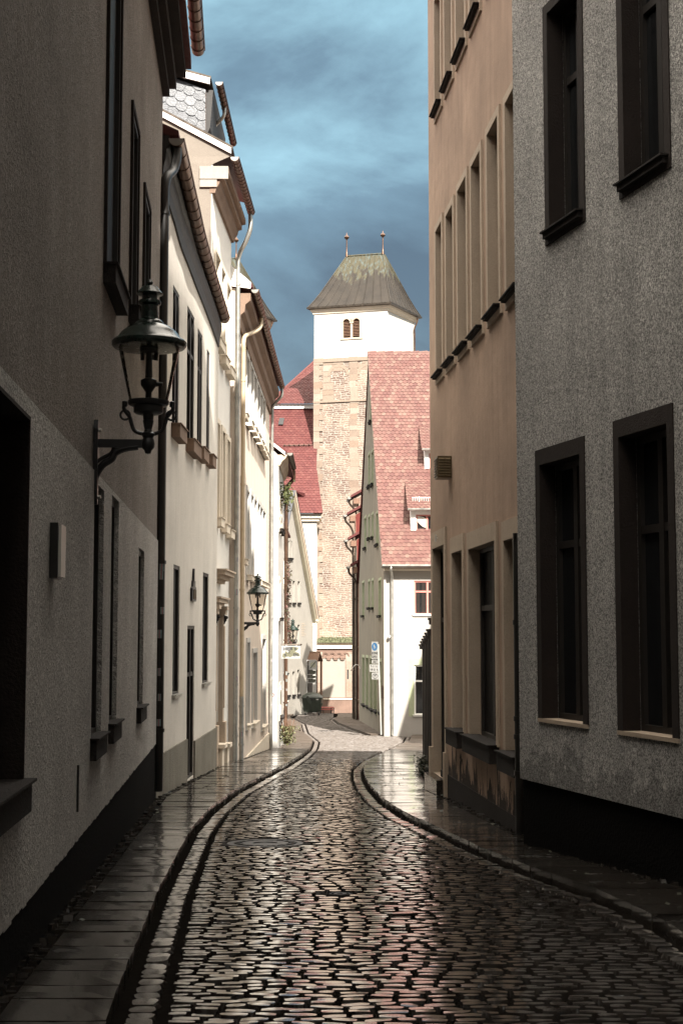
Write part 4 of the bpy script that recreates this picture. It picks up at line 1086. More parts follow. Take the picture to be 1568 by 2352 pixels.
# corner house with the big tiled roof -------------------------------------------
GX = Facade((1.675, 57.0), (.90, 75.8), (-1, 0, 0))      # gable wall along the lane
GF = Facade((1.675, 57.0), (9.0, 57.0), (0, -1, 0))      # front to the viewer
r4 = thing('corner_house', (1.675, 57, g(57)), 'corner house with huge red tiled roof, dormers and pale green window frames', 'house', HG)
ze4 = zv(1300, 57); ap = at(848, 814, 66.4); zr4 = ap.z
smid = GX.s_at(848, 900); sE = 2 * smid
kk = (zr4 - ze4) / smid
WX = []
for a_ in ((850, 853, 903, 965), (846, 850, 1039, 1114), (853.5, 857.5, 1033, 1110), (837, 841, 1187, 1257), (846, 849.5, 1184, 1235), (854, 857.6, 1179, 1233), (864, 869, 1175, 1249), (832, 836.5, 1337, 1414), (846, 849.8, 1334, 1396), (854, 858, 1332, 1396), (869.5, 875.5, 1331, 1414)):
    r_ = GX.rect(*a_)
    # right edge of the opening is the near one: measure heights there
    Yn = GX.pt(r_[0], 0).y
    WX.append((r_[0], r_[1], zv(a_[3], Yn), zv(a_[2], Yn)))
WXg = []
for a_ in ((832, 837, 1511, 1621), (840.5, 846, 1512, 1625), (849.6, 855.7, 1514, 1632), (858.5, 865.3, 1517, 1636), (871, 876, 1521, 1640)):
    r_ = GX.rect(*a_); Yn = GX.pt(r_[0], 0).y; WXg.append((r_[0], r_[1], zv(a_[3], Yn), zv(a_[2], Yn)))
w = MB(); wall_poly(w, GX, [(0, -5), (sE, -5), (sE, ze4), (smid, zr4 - .05), (0, ze4)], WX + WXg, .3)
w.build('gable_wall', M['shaded_grey'], r4)
for h in WX: window(r4, GX, h, rd=.25, frame='whitewood', sur='green_paint', sur_w=.10, sur_p=.012, sill='darkstone', sill_p=.1, lining=True)
for h in WXg: window(r4, GX, h, rd=.28, frame='darkwood', sur='green_paint', sur_w=.13, sur_p=.012, sill='darkstone', sill_p=.08, lining=True)
WF = [GF.rect(951, 1012, 1334, 1412), GF.rect(951, 1012, 1528, 1643)]
w = MB(); zpl4 = zv(1645, 57)
wall_grid(w, GF, 0, GF.len, zpl4, ze4 - .02, WF, .16); w.quad(GF.pt(GF.len, -5), GF.pt(GF.len, -5, -18), GF.pt(GF.len, ze4, -18), GF.pt(GF.len, ze4))
w.quad(GF.pt(-.6, -5, -18.8), GF.pt(GF.len, -5, -18.8), GF.pt(GF.len, ze4, -18.8), GF.pt(-.6, ze4, -18.8)); w.build('wall', M['corner'], r4)
w = MB(); fbox(w, GF, .0, GF.len, -5, zpl4 - .02, -.2, .012); fbox(w, GF, .0, GF.len, zpl4 - .02, zpl4 + .002, -.2, -.008); w.build('plinth', M['corner'], r4)
fw = window(r4, GF, WF[0], rd=.10, frame='rosewood', sill='whitewood', sill_p=.06, sill_h=.05)
w = MB(); a_, b_, c_, d_ = WF[0]
for (x0_, x1_) in ((a_ + .08, a_ + .22), (a_ + .3, (a_ + b_) / 2 - .08), ((a_ + b_) / 2 + .06, b_ - .1)):
    n_ = 8
    for i in range(n_): fbox(w, GF, x0_ + (x1_ - x0_) * i / n_, x0_ + (x1_ - x0_) * (i + .9) / n_, c_ + .06, d_ - .06, -.079 + .006 * (i % 2), -.074 + .006 * (i % 2))
w.build('curtain', M['brownframe'], fw)
w = MB(); a_, b_, c_, d_ = WF[1]; fbox(w, GF, a_ - .22, a_, c_ - .2, d_ + .25, -.01, .006); fbox(w, GF, a_, b_ + .22, d_, d_ + .25, -.01, .006); fbox(w, GF, a_, b_ + .22, c_ - .2, c_, -.01, .006); w.build('painted_band', M['green_paint'], r4)
window(r4, GF, WF[1], rd=.12, frame='whitewood', sill='whitewood', sill_p=.06, sill_h=.05, mull=1)
# tiled roof
O4 = Vector((0, 57 - .38, ze4 + .02)); ey4 = Vector((0, smid * GX.t.y + .38, zr4 - ze4)); Ls = ey4.length; ey4.normalize()
w = MB()
xl0, xl1 = 1.675 - .05, ap.x - .05
w.prism([Vector((xl0, O4.y, O4.z - .03)), Vector((9.3, O4.y, O4.z - .03)), Vector((9.3, 66.4, zr4)), Vector((xl1, 66.4, zr4))], -Vector((0, -.08, .1)))
w.quad((xl1, 66.4, zr4), (9.3, 66.4, zr4), (9.3, 76.2, ze4), (.8, 76.2, ze4))
rf = w.build('roof', M['tile_dark'], r4)
w = MB(); clip = [(xl0 - .03, -.05), (7.5, -.05), (7.5, Ls), (xl1 - .03, Ls)]
tiles(w, O4, (1, 0, 0), ey4, clip, .185, .215, .024, 9)
w.build('tile_courses', M['tile'], rf)
w = MB()
k = xl1 - .05
while k < 8: w.tube([Vector((k, 66.35, zr4 + .02)), Vector((k + .42, 66.35, zr4 + .035))], [.12, .14], 10); k += .4
w.build('ridge_tile', M['tile'], rf, True)
w = MB(); w.obox(Vector((xl0 - .05, O4.y, O4.z - .12)), Vector((xl1 - xl0, smid * GX.t.y + .38, zr4 - ze4)), (.04, 0, 0), (0, 0, .13)); w.build('verge_board', M['darkmetal'], rf)
gutter(r4, [Vector((xl0 - .02, 57 - .46, ze4 - .0)), Vector((9, 57 - .46, ze4))], .085, (0, -1, 0), 'zinc', .8)
w = MB(); fbox(w, GF, 0, GF.len, ze4 - .2, ze4 - .03, -.05, .30); w.build('eaves_board', M['palestone'], r4)
xd = at(900, 1500, 56.9).x
downpipe(r4, [Vector((xd, 56.9, ze4 - .55)), Vector((xd, 56.9, g(57) + .05))], .055, 'zinc', (.12, .36, .6, .8, .88), [Vector((xd - .04, 56.54, ze4 - .05)), Vector((xd - .04, 56.54, ze4 - .18)), Vector((xd, 56.8, ze4 - .4)), Vector((xd, 56.9, ze4 - .6))])
w = MB(); p = Vector((xd - .12, 56.85, zv(1463, 56.9))); w.lathe([(.001, -.05), (.05, -.04), (.07, 0), (.05, .05), (.001, .07)], p, 12); w.build('wall_globe', M['enamel'], r4, True)
# dormers with their own tiled roofs
def dormer(uL, vbot, vtop, vmerge, umerge, win, xR):
    def meet(v):
        b = ray(900, v)[1]; return (ze4 - kk2 * 57) / (b - kk2)
    kk2 = (zr4 - ze4) / (66.4 - 57)
    Yf = meet(vbot); zb_ = zv(vbot, Yf); zt_ = zv(vtop, Yf); Ym = meet(vmerge); zm = zv(vmerge, Ym)
    xL = at(uL, vbot, Yf).x
    FD = Facade((xL, Yf), (xR, Yf), (0, -1, 0))
    wx = FD.rect(*win)
    d_ = MB(); wall_grid(d_, FD, 0, FD.len, zb_ - .05, zt_, [wx], .12)
    d_.quad((xL, Yf, zb_), (xL, Yf, zt_), (xL, Ym, zm), (xL, Yf + .4, zb_ + .5)); dr = d_.build('dormer', M['whitewood'], r4)
    w = MB(); e = Vector((0, Ym - Yf + .2, zm - zt_)); le = e.length; e.normalize()
    w.prism([Vector((xL - .1, Yf - .2, zt_ - .02)), Vector((xR, Yf - .2, zt_ - .02)), Vector((xR, Ym, zm - .02)), Vector((xL - .1, Ym, zm - .02))], (0, 0, -.06)); w.build('dormer_roof', M['darkwood'], dr)
    w = MB(); tiles(w, Vector((xL - .1, Yf - .2, zt_)), (1, 0, 0), e, [(-.04, -.03), (xR - xL, -.03), (xR - xL, le - .05), (-.04, le - .05)], .17, .17, .022, 4); w.build('dormer_tiles', M['tile'], dr)
    o = window(r4, FD, wx, rd=.09, frame='rosewood', trans=False, mull=1)
    w = MB(); w.box((xL - .1, Yf - .04, zb_ - .12), (xR, Yf - .005, zb_ + .08)); w.build('apron', M['whitewood'], dr)
    gutter(r4, [Vector((xL - .12, Yf - .27, zt_ - .05)), Vector((xR, Yf - .27, zt_ - .05))], .06, (0, -1, 0), 'zinc', 1.5)
    return FD, wx, o, Yf, zt_, xL, xR
FD, wx, dw, Yf, ztD, xL, xR = dormer(943, 1243, 1168, 1086, 933, (955, 1006, 1182, 1228), 4.35)
w = MB(); a_, b_, c_, d_ = wx                     # draped curtain
for i in range(7): w.tube(smooth_path([FD.pt(a_ + .06, d_ - .07 - .03 * i, -.065), FD.pt(a_ + .3, d_ - .12 - .06 * i, -.06), FD.pt(a_ + .42 + .01 * i, d_ - .2 - .05 * i, -.065)], 4), .022, 6)
w.build('curtain', M['curtain'], dw, True)
w = MB()                                            # snow guard rail on the lower dormer
for x in [xL + .1 + .09 * i for i in range(int((xR - xL) / .09))]: w.box((x, Yf + .35, ztD + .30), (x + .015, Yf + .37, ztD + .48))
for z_ in (.30, .47): w.box((xL + .08, Yf + .345, ztD + z_), (xR, Yf + .375, ztD + z_ + .025))
for x in (xL + .35, xL + 1.0): w.box((x, Yf + .30, ztD + .2), (x + .03, Yf + .40, ztD + .52))
w.build('snow_guard', M['enamel'], r4)
FD2, wx2, dw2, Yf2, zt22, xL2, xR2 = dormer(975, 1098, 1031, 961, 966, (985, 1030, 1041, 1086), 4.9)
w = MB(); sgY = 57.6; sgz = ze4 + (sgY - 57) * kk * .98 + .12
xa_, xb_ = at(897, 1250, sgY).x, at(930, 1250, sgY).x
for x in [xa_ + .07 * i for i in range(int((xb_ - xa_) / .07))]: w.box((x, sgY, sgz), (x + .012, sgY + .02, sgz + .17))
for z_ in (0, .16): w.box((xa_, sgY - .005, sgz + z_), (xb_, sgY + .025, sgz + z_ + .02))
for x in (xa_ + .08, (xa_ + xb_) / 2, xb_ - .1): w.box((x, sgY - .04, sgz - .1), (x + .025, sgY + .05, sgz + .12))
w.build('snow_guard', M['enamel'], r4)
# name plaque by the corner
pa, pz = GX.px(879, 1590); pqp = thing('wall_plaque', GX.pt(pa, pz, .01), 'narrow rust coloured plaque with dark lines on the corner house by the signpost', 'plaque')
zp0, zp1 = zv(1605, GX.pt(pa, 0).y), zv(1575, GX.pt(pa, 0).y)
w = MB(); fbox(w, GX, pa - .3, pa + .35, zp0, zp1, .012, .035); w.build('plate', M['redstone'], pqp)
w = MB()
for i in range(6): fbox(w, GX, pa - .22, pa + .27, zp0 + .05 + i * (zp1 - zp0 - .1) / 6, zp0 + .09 + i * (zp1 - zp0 - .1) / 6, .036, .042)
w.build('lettering', M['ink'], pqp)

# row of houses beyond the corner house, seen edge on --------------------------------
def edge_house(Y0, Y1, x0, x1, ze, wallm, sidem, ug, label, lit=False):
    F = Facade((x0, Y0), (x1, Y1), (-1, 0, 0))
    o = root_at(F, F.len / 2, 'terraced_house', label, 'house', 'narrow houses beyond the corner house')
    hs = [(.5 + 1.7 * k, 1.1 + 1.7 * k, z, z + 1.3) for k in range(max(1, int((F.len - .4) / 1.7))) for z in (-3.4, -.6, 2.0, 4.2) if z + 1.6 < ze]
    w = MB(); wall_grid(w, F, 0, F.len, -5.6, ze, hs, .2); body(w, F, 0, F.len, -5.6, ze, 2.2)
    rise = 1.3
    w.poly(F.pt(0, ze), F.pt(0, ze + rise, -2.2), F.pt(0, ze, -2.2)); w.build('wall', M[wallm], o)
    w = MB(); w.quad(F.pt(-.012, -5.6, -.02), F.pt(-.012, ze - .4, -.02), F.pt(-.012, ze - .4, -2.2), F.pt(-.012, -5.6, -2.2)); w.poly(F.pt(-.012, ze - .4, -.02), F.pt(-.012, ze + .0, -.02), F.pt(-.012, ze + rise, -2.2), F.pt(-.012, ze - .4, -2.2)); w.build('side_wall', M[sidem], o)
    for h in hs: window(o, F, h, rd=.18, frame='whitewood', sill='sandstone', mull=0, trans=False)
    w = MB(); w.prism([F.pt(-.15, ze - .02, .45), F.pt(-.15, ze + .12, .45), F.pt(-.15, ze + rise + .34, -2.3), F.pt(-.15, ze + rise + .2, -2.3)], F.t * (F.len + .1)); w.build('roof', M['tile_dark'], o)
    w = MB(); fbox(w, F, 0, F.len, ze - .35, ze - .05, -.02, .3); w.build('eaves_board', M['brownwood'], o)
    gutter(o, [F.pt(-.1, ze - .02, .55), F.pt(F.len - .1, ze - .02, .55)], .10, F.n, 'darkmetal', .5, 'zinc')
    downpipe(o, [F.pt(.25, ze - .9, .12), F.pt(.25, g(Y0) - .02, .12)], .06, 'darkmetal', (.2, .5, .8), [F.pt(.1, ze - .1, .55), F.pt(.12, ze - .35, .52), F.pt(.2, ze - .65, .25), F.pt(.25, ze - .95, .12)])
edge_house(75.9, 77.2, .93, .90, zv(1301, 76.1), 'terra', 'whitewood', 809, 'brown house with low eaves right beyond the corner house')
edge_house(77.22, 78.6, .80, .76, zv(1240, 77.4), 'shaded_grey', 'redwall', 801, 'dark house with oxblood side wall behind the low brown one')
edge_house(78.62, 80.1, .76, .72, zv(1183, 78.8), 'terra', 'redwall', 802, 'taller house with oxblood gable side, third beyond the corner house')
edge_house(80.12, 82.2, .98, .94, zv(1143, 80.3), 'sandstone', 'redstone', 814, 'last and tallest of the narrow houses, with pale gutter neck')

# ----------------------------------------------------------------------------
# church
# ----------------------------------------------------------------------------
def tower(label, full=True):
    Lc, Cc, Rc = Vector((-1.893, 98.4, 0)), Vector((3.145, 97, 0)), Vector((5.23, 101, 0)); Bc = Lc + Rc - Cc
    o = thing('church_tower', (1.0, 99.5, g(99)), label, 'tower', 'church towers')
    cen = (Lc + Rc) / 2
    zE = zv(703, 97.2); zS = zv(822, 98)
    def ring(off, z):
        out = []
        for c in (Lc, Cc, Rc, Bc):
            d = (c - cen); out.append(c + d.normalized() * off * 1.35 + Vector((0, 0, z)))
        return out
    FT = Facade(Lc, Cc, (0, -1, 0))
    sw = FT.rect(790, 827, 736, 775)
    w = MB(); wl, wr = FT.s_at(783, 750), FT.s_at(831, 750); wzb, wzt = zv(776, 97.8), zv(728, 97.8)
    hol = (wl, wr, wzb, wzt)
    wall_grid(w, FT, 0, FT.len, zS, zE, [hol], .3)
    for a_, b_ in ((Cc, Rc), (Rc, Bc), (Bc, Lc)):
        w.quad(a_ + Vector((0, 0, zS)), b_ + Vector((0, 0, zS)), b_ + Vector((0, 0, zE)), a_ + Vector((0, 0, zE)))
    w.build('upper_wall', M['white'], o)
    w = MB(); w.loft([ring(.015, -6.2), ring(.015, zS - .01)], True, True); w.build('stone_wall', M['masonry'], o)
    # cornice
    w = MB(); w.loft([ring(.0, zE - .35), ring(.08, zE - .3), ring(.1, zE - .2), ring(.2, zE - .12), ring(.24, zE), ring(.0, zE)], True, True); w.build('cornice', M['palestone'], o)
    w = MB(); w.loft([ring(.26, zE), ring(.42, zE + .04), ring(.42, zE + .16), ring(.26, zE + .16)], True, True); w.build('gutter', M['darkmetal'], o)
    # flared roof with standing seams
    zR = zv(586, 99.4)
    Lr, Rr = at(796, 588, 99.6), at(879, 582, 98.9)
    zR = Lr.z; Rr.z = zR
    def rr(t, z): # between eave ring and ridge
        e = ring(.34, 0); tgt = [Lr, Rr, Rr + Vector((.15, .35, 0)), Lr + Vector((.15, .35, 0))]
        return [Vector((a.x + (b.x - a.x) * t, a.y + (b.y - a.y) * t, z)) for a, b in zip(e, tgt)]
    ze = zE + .16; H = zR - ze
    rings = [rr(0, ze), rr(.16, ze + H * .13), rr(.34, ze + H * .30), rr(1, zR)]
    w = MB(); w.loft(rings, True, True)
    for side in range(4):
        j = (side + 1) % 4
        for k in range(1, 9):
            f = k / 9; w.tube([a[side] + (a[j] - a[side]) * f + Vector((0, 0, .02)) for a in rings], .028, 5)
    for c in range(4): w.tube([a[c] for a in rings], .05, 6)
    w.tube([rings[-1][0], rings[-1][1]], .07, 6)
    w.build('roof', M['patina'], o)
    for p, vt_ in ((Lr, 533), (Rr, 528)):
        w = MB(); ht = zv(vt_, p.y) - zR
        w.lathe([(.10, -.05), (.07, .25), (.045, .35), (.04, ht * .68), (.06, ht * .69), (.05, ht * .7), (.15, ht * .74), (.18, ht * .79), (.14, ht * .84), (.04, ht * .88), (.02, ht * .94), (.004, ht)], p, 12)
        w.build('finial', M['copper'], o, True)
    # twin arched belfry window with louvres
    w = MB(); fbox(w, FT, wl, wr, wzb, wzt, -.3, -.22); bw = w.build('belfry_window', M['brownwood'], o)
    w = MB(); n_ = 11
    for i in range(n_): 
        z_ = wzb + .12 + (wzt - wzb - .3) * i / n_
        w.prism([FT.pt(wl + .15, z_, -.2), FT.pt(wl + .15, z_ + .03, -.06), FT.pt(wl + .15, z_ + .06, -.06), FT.pt(wl + .15, z_ + .1, -.2)], FT.t * (wr - wl - .3))
    w.build('louvre', M['brownwood'], bw)
    mid = (wl + wr) / 2
    w = MB()
    fbox(w, FT, wl - .05, wl + .16, wzb, wzt - .35, -.25, .05); fbox(w, FT, wr - .16, wr + .05, wzb, wzt - .35, -.25, .05); fbox(w, FT, mid - .07, mid + .07, wzb, wzt - .3, -.2, .02); fbox(w, FT, wl - .05, wr + .05, wzb - .12, wzb, -.25, .06); fbox(w, FT, mid - .13, mid + .13, wzt - .45, wzt - .25, -.2, .05)
    for c0, c1_ in ((wl + .05, mid - .02), (mid + .02, wr - .05)):
        cx_ = (c0 + c1_) / 2; rad = (c1_ - c0) / 2; zc = wzt - .38
        for i in range(10):
            a0_, a1_ = math.pi * i / 10, math.pi * (i + 1) / 10
            for r0_, r1_, d_ in ((rad - .1, rad + .1, .05),):
                w.prism([FT.pt(cx_ + math.cos(a0_) * r0_, zc + math.sin(a0_) * r0_, -.2), FT.pt(cx_ + math.cos(a0_) * r1_, zc + math.sin(a0_) * r1_, -.2), FT.pt(cx_ + math.cos(a1_) * r1_, zc + math.sin(a1_) * r1_, -.2), FT.pt(cx_ + math.cos(a1_) * r0_, zc + math.sin(a1_) * r0_, -.2)], FT.n * (.2 + d_))
            # spandrel of white wall above the arch
            w2 = None
    w.build('stone_frame', M['sandstone'], bw)
    w = MB()
    for c0, c1_ in ((wl, mid), (mid, wr)):
        cx_ = (c0 + c1_) / 2; rad = (c1_ - c0) / 2 + .03; zc = wzt - .38
        arc = [FT.pt(cx_ + math.cos(math.pi * i / 12) * rad, min(wzt, zc + math.sin(math.pi * i / 12) * rad), .003) for i in range(13)]
        w.poly(*([FT.pt(c1_, wzt + .01, .003)] + arc[:7])); w.poly(*(arc[6:] + [FT.pt(c0, wzt + .01, .003)]))
    w.build('spandrel', M['white'], bw)
    # rain pipe on the right side
    w = MB(); p = Rc + (Cc - Rc).normalized() * .35 + Vector((.12, -.1, 0))
    w.tube(smooth_path([p + Vector((.2, .1, zE - .05)), p + Vector((.2, .1, zE - .3)), p + Vector((0, 0, zE - .8)), p + Vector((0, 0, zE - 1.2))], 5) + [p + Vector((0, 0, 14))], .055, 8); w.build('downpipe', M['copper'], o, True)
    if full:
        # dressed blocks at the corner, the pilaster strip, the ashlar band with blind arches
        rn = random.Random(4); q = MB(); st = MB(); z = -4.9; k = 0
        while z < zS - .3:
            hh = rn.uniform(.28, .5); L_ = .62 if k % 2 else .40
            fbox(q, FT, -.03, L_ + rn.uniform(-.05, .05), z, z + hh, -.1, .055 + rn.uniform(0, .02))
            if 3.9 < z < zS:
                c_ = 2.55 + rn.uniform(-.05, .05); fbox(st, FT, c_, c_ + rn.uniform(.45, .7), z, z + hh, -.1, .03 + rn.uniform(0, .015))
            z += hh; k += 1
        q.build('corner_quoins', M['ashlar'], o); st.build('pilaster_strip', M['ashlar'], o)
        zband = zv(920, 98); q = MB(); q2 = MB(); z = zband
        while z < zS - .35:
            hh = rn.uniform(.3, .5); a_ = .64
            while a_ < FT.len - .3:
                ww = rn.uniform(.4, .8); cx_ = a_ + ww / 2
                if not any(abs(cx_ - ac) < .62 and z < zband + 2.0 for ac in (1.75, 3.85)) and not (2.4 < cx_ < 3.3):
                    fbox(q if cx_ < 2.8 else q2, FT, a_, a_ + ww - .02, z, z + hh - .02, -.1, .02 + rn.uniform(0, .02))
                a_ += ww
            z += hh
        q.build('ashlar_band', M['ashlar'], o); q2.build('ashlar_band', M['ashlar'], o)
        q = MB(); fbox(q, FT, -.05, FT.len, zband - .12, zband, -.1, .09); q.build('string_course', M['ashlar'], o)
        q = MB(); fbox(q, FT, -.0, FT.len, zS - .28, zS - .03, -.1, .085); q.build('string_course', M['ashlar'], o)
        for ac in (1.75, 3.85):
            q = MB(); zc = zband + 1.75; n_ = 12
            inn = [FT.pt(ac + math.cos(math.pi * i / n_) * .58, zc + math.sin(math.pi * i / n_) * .58, -.05) for i in range(n_ + 1)]
            out_ = [FT.pt(ac + math.cos(math.pi * i / n_) * .78, zc + math.sin(math.pi * i / n_) * .78, -.05) for i in range(n_ + 1)]
            q.loft([inn, out_, [p + FT.n * .085 for p in out_], [p + FT.n * .085 for p in inn], inn], False); q.build('blind_arch', M['ashlar'], o)
        # old portal at the foot
        Yp = 95.6; FP = Facade((at(723, 1600, Yp).x, Yp), (at(830, 1600, Yp).x, Yp), (0, -1, 0))
        def S(u): return FP.s_at(u, 1560)
        def Z(v): return zv(v, Yp)
        p_ = MB(); fbox(p_, FP, S(728), FP.len, -5.6, Z(1607), -3, .06); pt_ = p_.build('portal_plinth', M['redstone'], o)
        p_ = MB(); fbox(p_, FP, S(727), FP.len, Z(1607), Z(1604), -3, .10); p_.build('plinth_moulding', M['palestone'], pt_)
        p_ = MB(); pn = (S(741), S(793), Z(1602), Z(1512))
        wall_grid(p_, FP, S(727), FP.len, Z(1604), Z(1490), [pn], .06); p_.quad(FP.pt(S(727), Z(1604)), FP.pt(S(727), Z(1604), -3), FP.pt(S(727), Z(1490), -3), FP.pt(S(727), Z(1490)))
        pw_ = p_.build('portal_wall', M['redstone'], o)
        rn = random.Random(2)
        for (a_, b_) in ((S(728), S(740)), (S(794), FP.len)):
            z = Z(1602); q = MB()
            while z < Z(1500):
                hh = rn.uniform(.35, .6); zt_ = min(z + hh, Z(1498)); fbox(q, FP, a_, b_, z, zt_, -.02, .02 + rn.uniform(0, .015)); z += hh
            q.build('portal_pier', M['ashlar'], pw_)
        p_ = MB(); fbox(p_, FP, pn[0], pn[1], pn[2], pn[3] + .25, -.10, -.03); p_.build('limewashed_panel', M['panel'], pw_)
        q = MB(); us4 = [S(747 + 15.7 * i) for i in range(4)]
        for i, c in enumerate(us4):
            zc = Z(1507)
            for k in range(8):
                a0_, a1_ = math.pi * k / 8, math.pi * (k + 1) / 8
                for r0_, r1_, d_ in ((.14, .2, .05), (.205, .24, .08)):
                    q.prism([FP.pt(c + math.cos(x_) * r_, zc + math.sin(x_) * r_, -.05) for x_, r_ in ((a0_, r0_), (a0_, r1_), (a1_, r1_), (a1_, r0_))], FP.n * (d_ + .05))
            if i < 3:
                m_ = c + (us4[1] - us4[0]) / 2
                fbox(q, FP, m_ - .17, m_ + .17, Z(1512), Z(1507), -.05, .08); fbox(q, FP, m_ - .13, m_ + .13, Z(1515.5), Z(1512), -.05, .06); fbox(q, FP, m_ - .08, m_ + .08, Z(1517), Z(1515.5), -.05, .04)
        q.build('arch_frieze', M['redstone'], pw_)
        q = MB(); fbox(q, FP, S(797), S(800.5), Z(1560), Z(1539), .02, .042); q.lathe([(.001, 0), (.055, 0), (.055, .02), (.001, .02)], FP.pt(S(798.7), Z(1539), .03), 10); q.build('slit_opening', M['ink'], pw_)
        q = MB()
        for (v0_, v1_, d_) in ((1490, 1486, .12), (1486, 1484.5, .16), (1484.5, 1478, .10), (1478, 1476, .22)): fbox(q, FP, S(724) - d_ * .5, FP.len, Z(v0_), Z(v1_), -3, d_)
        q.build('portal_entablature', M['palestone'], pw_)
        q = MB(); x0_, x1_ = S(723) - .1, FP.len
        q.quad(FP.pt(x0_, Z(1476), .3), FP.pt(x1_, Z(1476), .3), FP.pt(x1_, Z(1464), -1.0), FP.pt(x0_ + .45, Z(1464), -1.0)); q.quad(FP.pt(x0_, Z(1476), .3), FP.pt(x0_ + .45, Z(1464), -1.0), FP.pt(x0_, Z(1476), -2.4))
        for i in range(260):
            t, s_ = rn.random(), rn.random(); c = FP.pt(x0_ + .1 + (x1_ - x0_) * s_, Z(1476) + (Z(1464) - Z(1476)) * t, .3 - 1.3 * t); k_ = rn.uniform(.03, .08)
            q.quad(c, c + Vector((k_, 0, 0)), c + Vector((k_ * .6, -.02, k_)), c + Vector((0, .02, k_ * .8)))
        q.build('mossy_roof', M['moss'], pw_)
    return o
t1 = tower('white and stone church tower with copper roof and two finials, closing the lane')
t2 = tower('farther church tower, only its white corner and eaves showing above the peach house', False)
t2.location = t2.location + Vector((-10.45, 2.2, .25))

ch = thing('church', (-4, 96, g(96)), 'church nave with white wall and steep dark red tiled roof left of the tower', 'church')
Yc = 94.6; zec = zv(1180, Yc)
xr_ = at(727, 1300, Yc).x
w = MB(); w.box((-12, Yc, -6), (xr_, Yc + 14, zec)); w.build('wall', M['white'], ch)
w = MB(); w.box((-12, Yc - .28, zec - .3), (xr_ + .28, Yc + 3, zec - .02)); w.box((-12, Yc - .16, zec - .5), (xr_ + .16, Yc + 3, zec - .3)); w.build('cornice', M['palestone'], ch)
w = MB(); E0, E1 = Vector((-12, Yc - .5, zec)), Vector((at(741, 1178, Yc - .5).x, Yc - .5, zec))
Y2 = 101.2; z2 = zv(938, Y2); T1 = Vector((-1.5, Y2, z2)); T0 = Vector((-12, Y2, z2))
w.quad(E0, E1, Vector((-2.0, 97.6, zec + (z2 - zec) * .42)), T1, T0); w.quad(E1, Vector((-1.6, 99, zec)), Vector((-2.0, 97.6, zec + (z2 - zec) * .42)))
rfc = w.build('roof', M['tile_dark'], ch)
ey_ = (T0 - E0); Lc_ = ey_.length
w = MB(); clip = [(0, 0), (E1.x - E0.x, 0), (10.3, Lc_ * .42), (10.4, Lc_), (0, Lc_)]
clip = [(p[0] if p[0] > 1 else 5.5, p[1]) for p in clip]
tiles(w, E0, (1, 0, 0), ey_, clip, .26, .24, .03, 7); w.build('lower_tiles', M['tile_dark'], rfc)
w = MB(); w.box((-12, Y2 - .2, z2 - .02), (-1.5, Y2 + .4, z2 + .28)); w.build('string_course', M['whitewood'], ch)
# upper hipped part
A_ = Vector((at(616, 930, Y2).x, Y2 - .35, z2 + .3)); B_ = Vector((-1.5, Y2 - .35, z2 + .3)); Cc_ = at(724, 828, 107.5)
w = MB(); w.quad(A_, B_, Cc_); w.quad(A_, Cc_, Vector((A_.x - 1, 112, z2 + .3))); w.quad(B_, Cc_, Vector((B_.x, 112, z2))); upr = w.build('upper_roof', M['tile_dark'], ch)
e_ = Vector((0, Cc_.y - A_.y, Cc_.z - A_.z)); l_ = e_.length
w = MB(); tiles(w, A_, (1, 0, 0), e_, [(0, -.05), (B_.x - A_.x, -.05), (Cc_.x - A_.x, l_)], .26, .24, .03, 8); w.build('upper_tiles', M['tile_dark'], upr)
w = MB(); w.tube([A_ + (Cc_ - A_) * t for t in (0, .5, 1)], .1, 8); w.build('hip_tiles', M['tile_dark'], upr, True)
def roofpt(u, v):
    a, b = ray(u, v); n_ = Vector((1, 0, 0)).cross(ey_).normalized(); d = Vector((a, 1, b)); k = E0.dot(n_) / d.dot(n_); return d * k
ska = [roofpt(u, v) for u, v in ((639, 978), (650, 978), (653, 963), (642, 963))]
nn = Vector((1, 0, 0)).cross(ey_).normalized(); nn = nn if nn.y < 0 else -nn
w = MB(); w.prism([p + nn * .06 for p in ska], nn * .08); w.build('skylight', M['glass'], rfc)
w = MB(); s0_, s1_ = roofpt(650, 1026), roofpt(717, 1025)
w.tube([s0_ + nn * .12, s1_ + nn * .12], .035, 6); 
for i in range(6):
    p = s0_ + (s1_ - s0_) * (i + .3) / 6; w.tube([p, p + nn * .2], .04, 5)
w.build('snow_guard', M['darkmetal'], rfc)
# eyebrow dormer
eb = [roofpt(672, 1142), roofpt(700, 1142), roofpt(686, 1120)]
w = MB(); w.prism([eb[0], eb[1], eb[1] + Vector((0, -.1, .25)), eb[0] + Vector((0, -.5, .45))], (0, .5, 0)); w.build('eyebrow_dormer', M['tile_dark'], rfc)

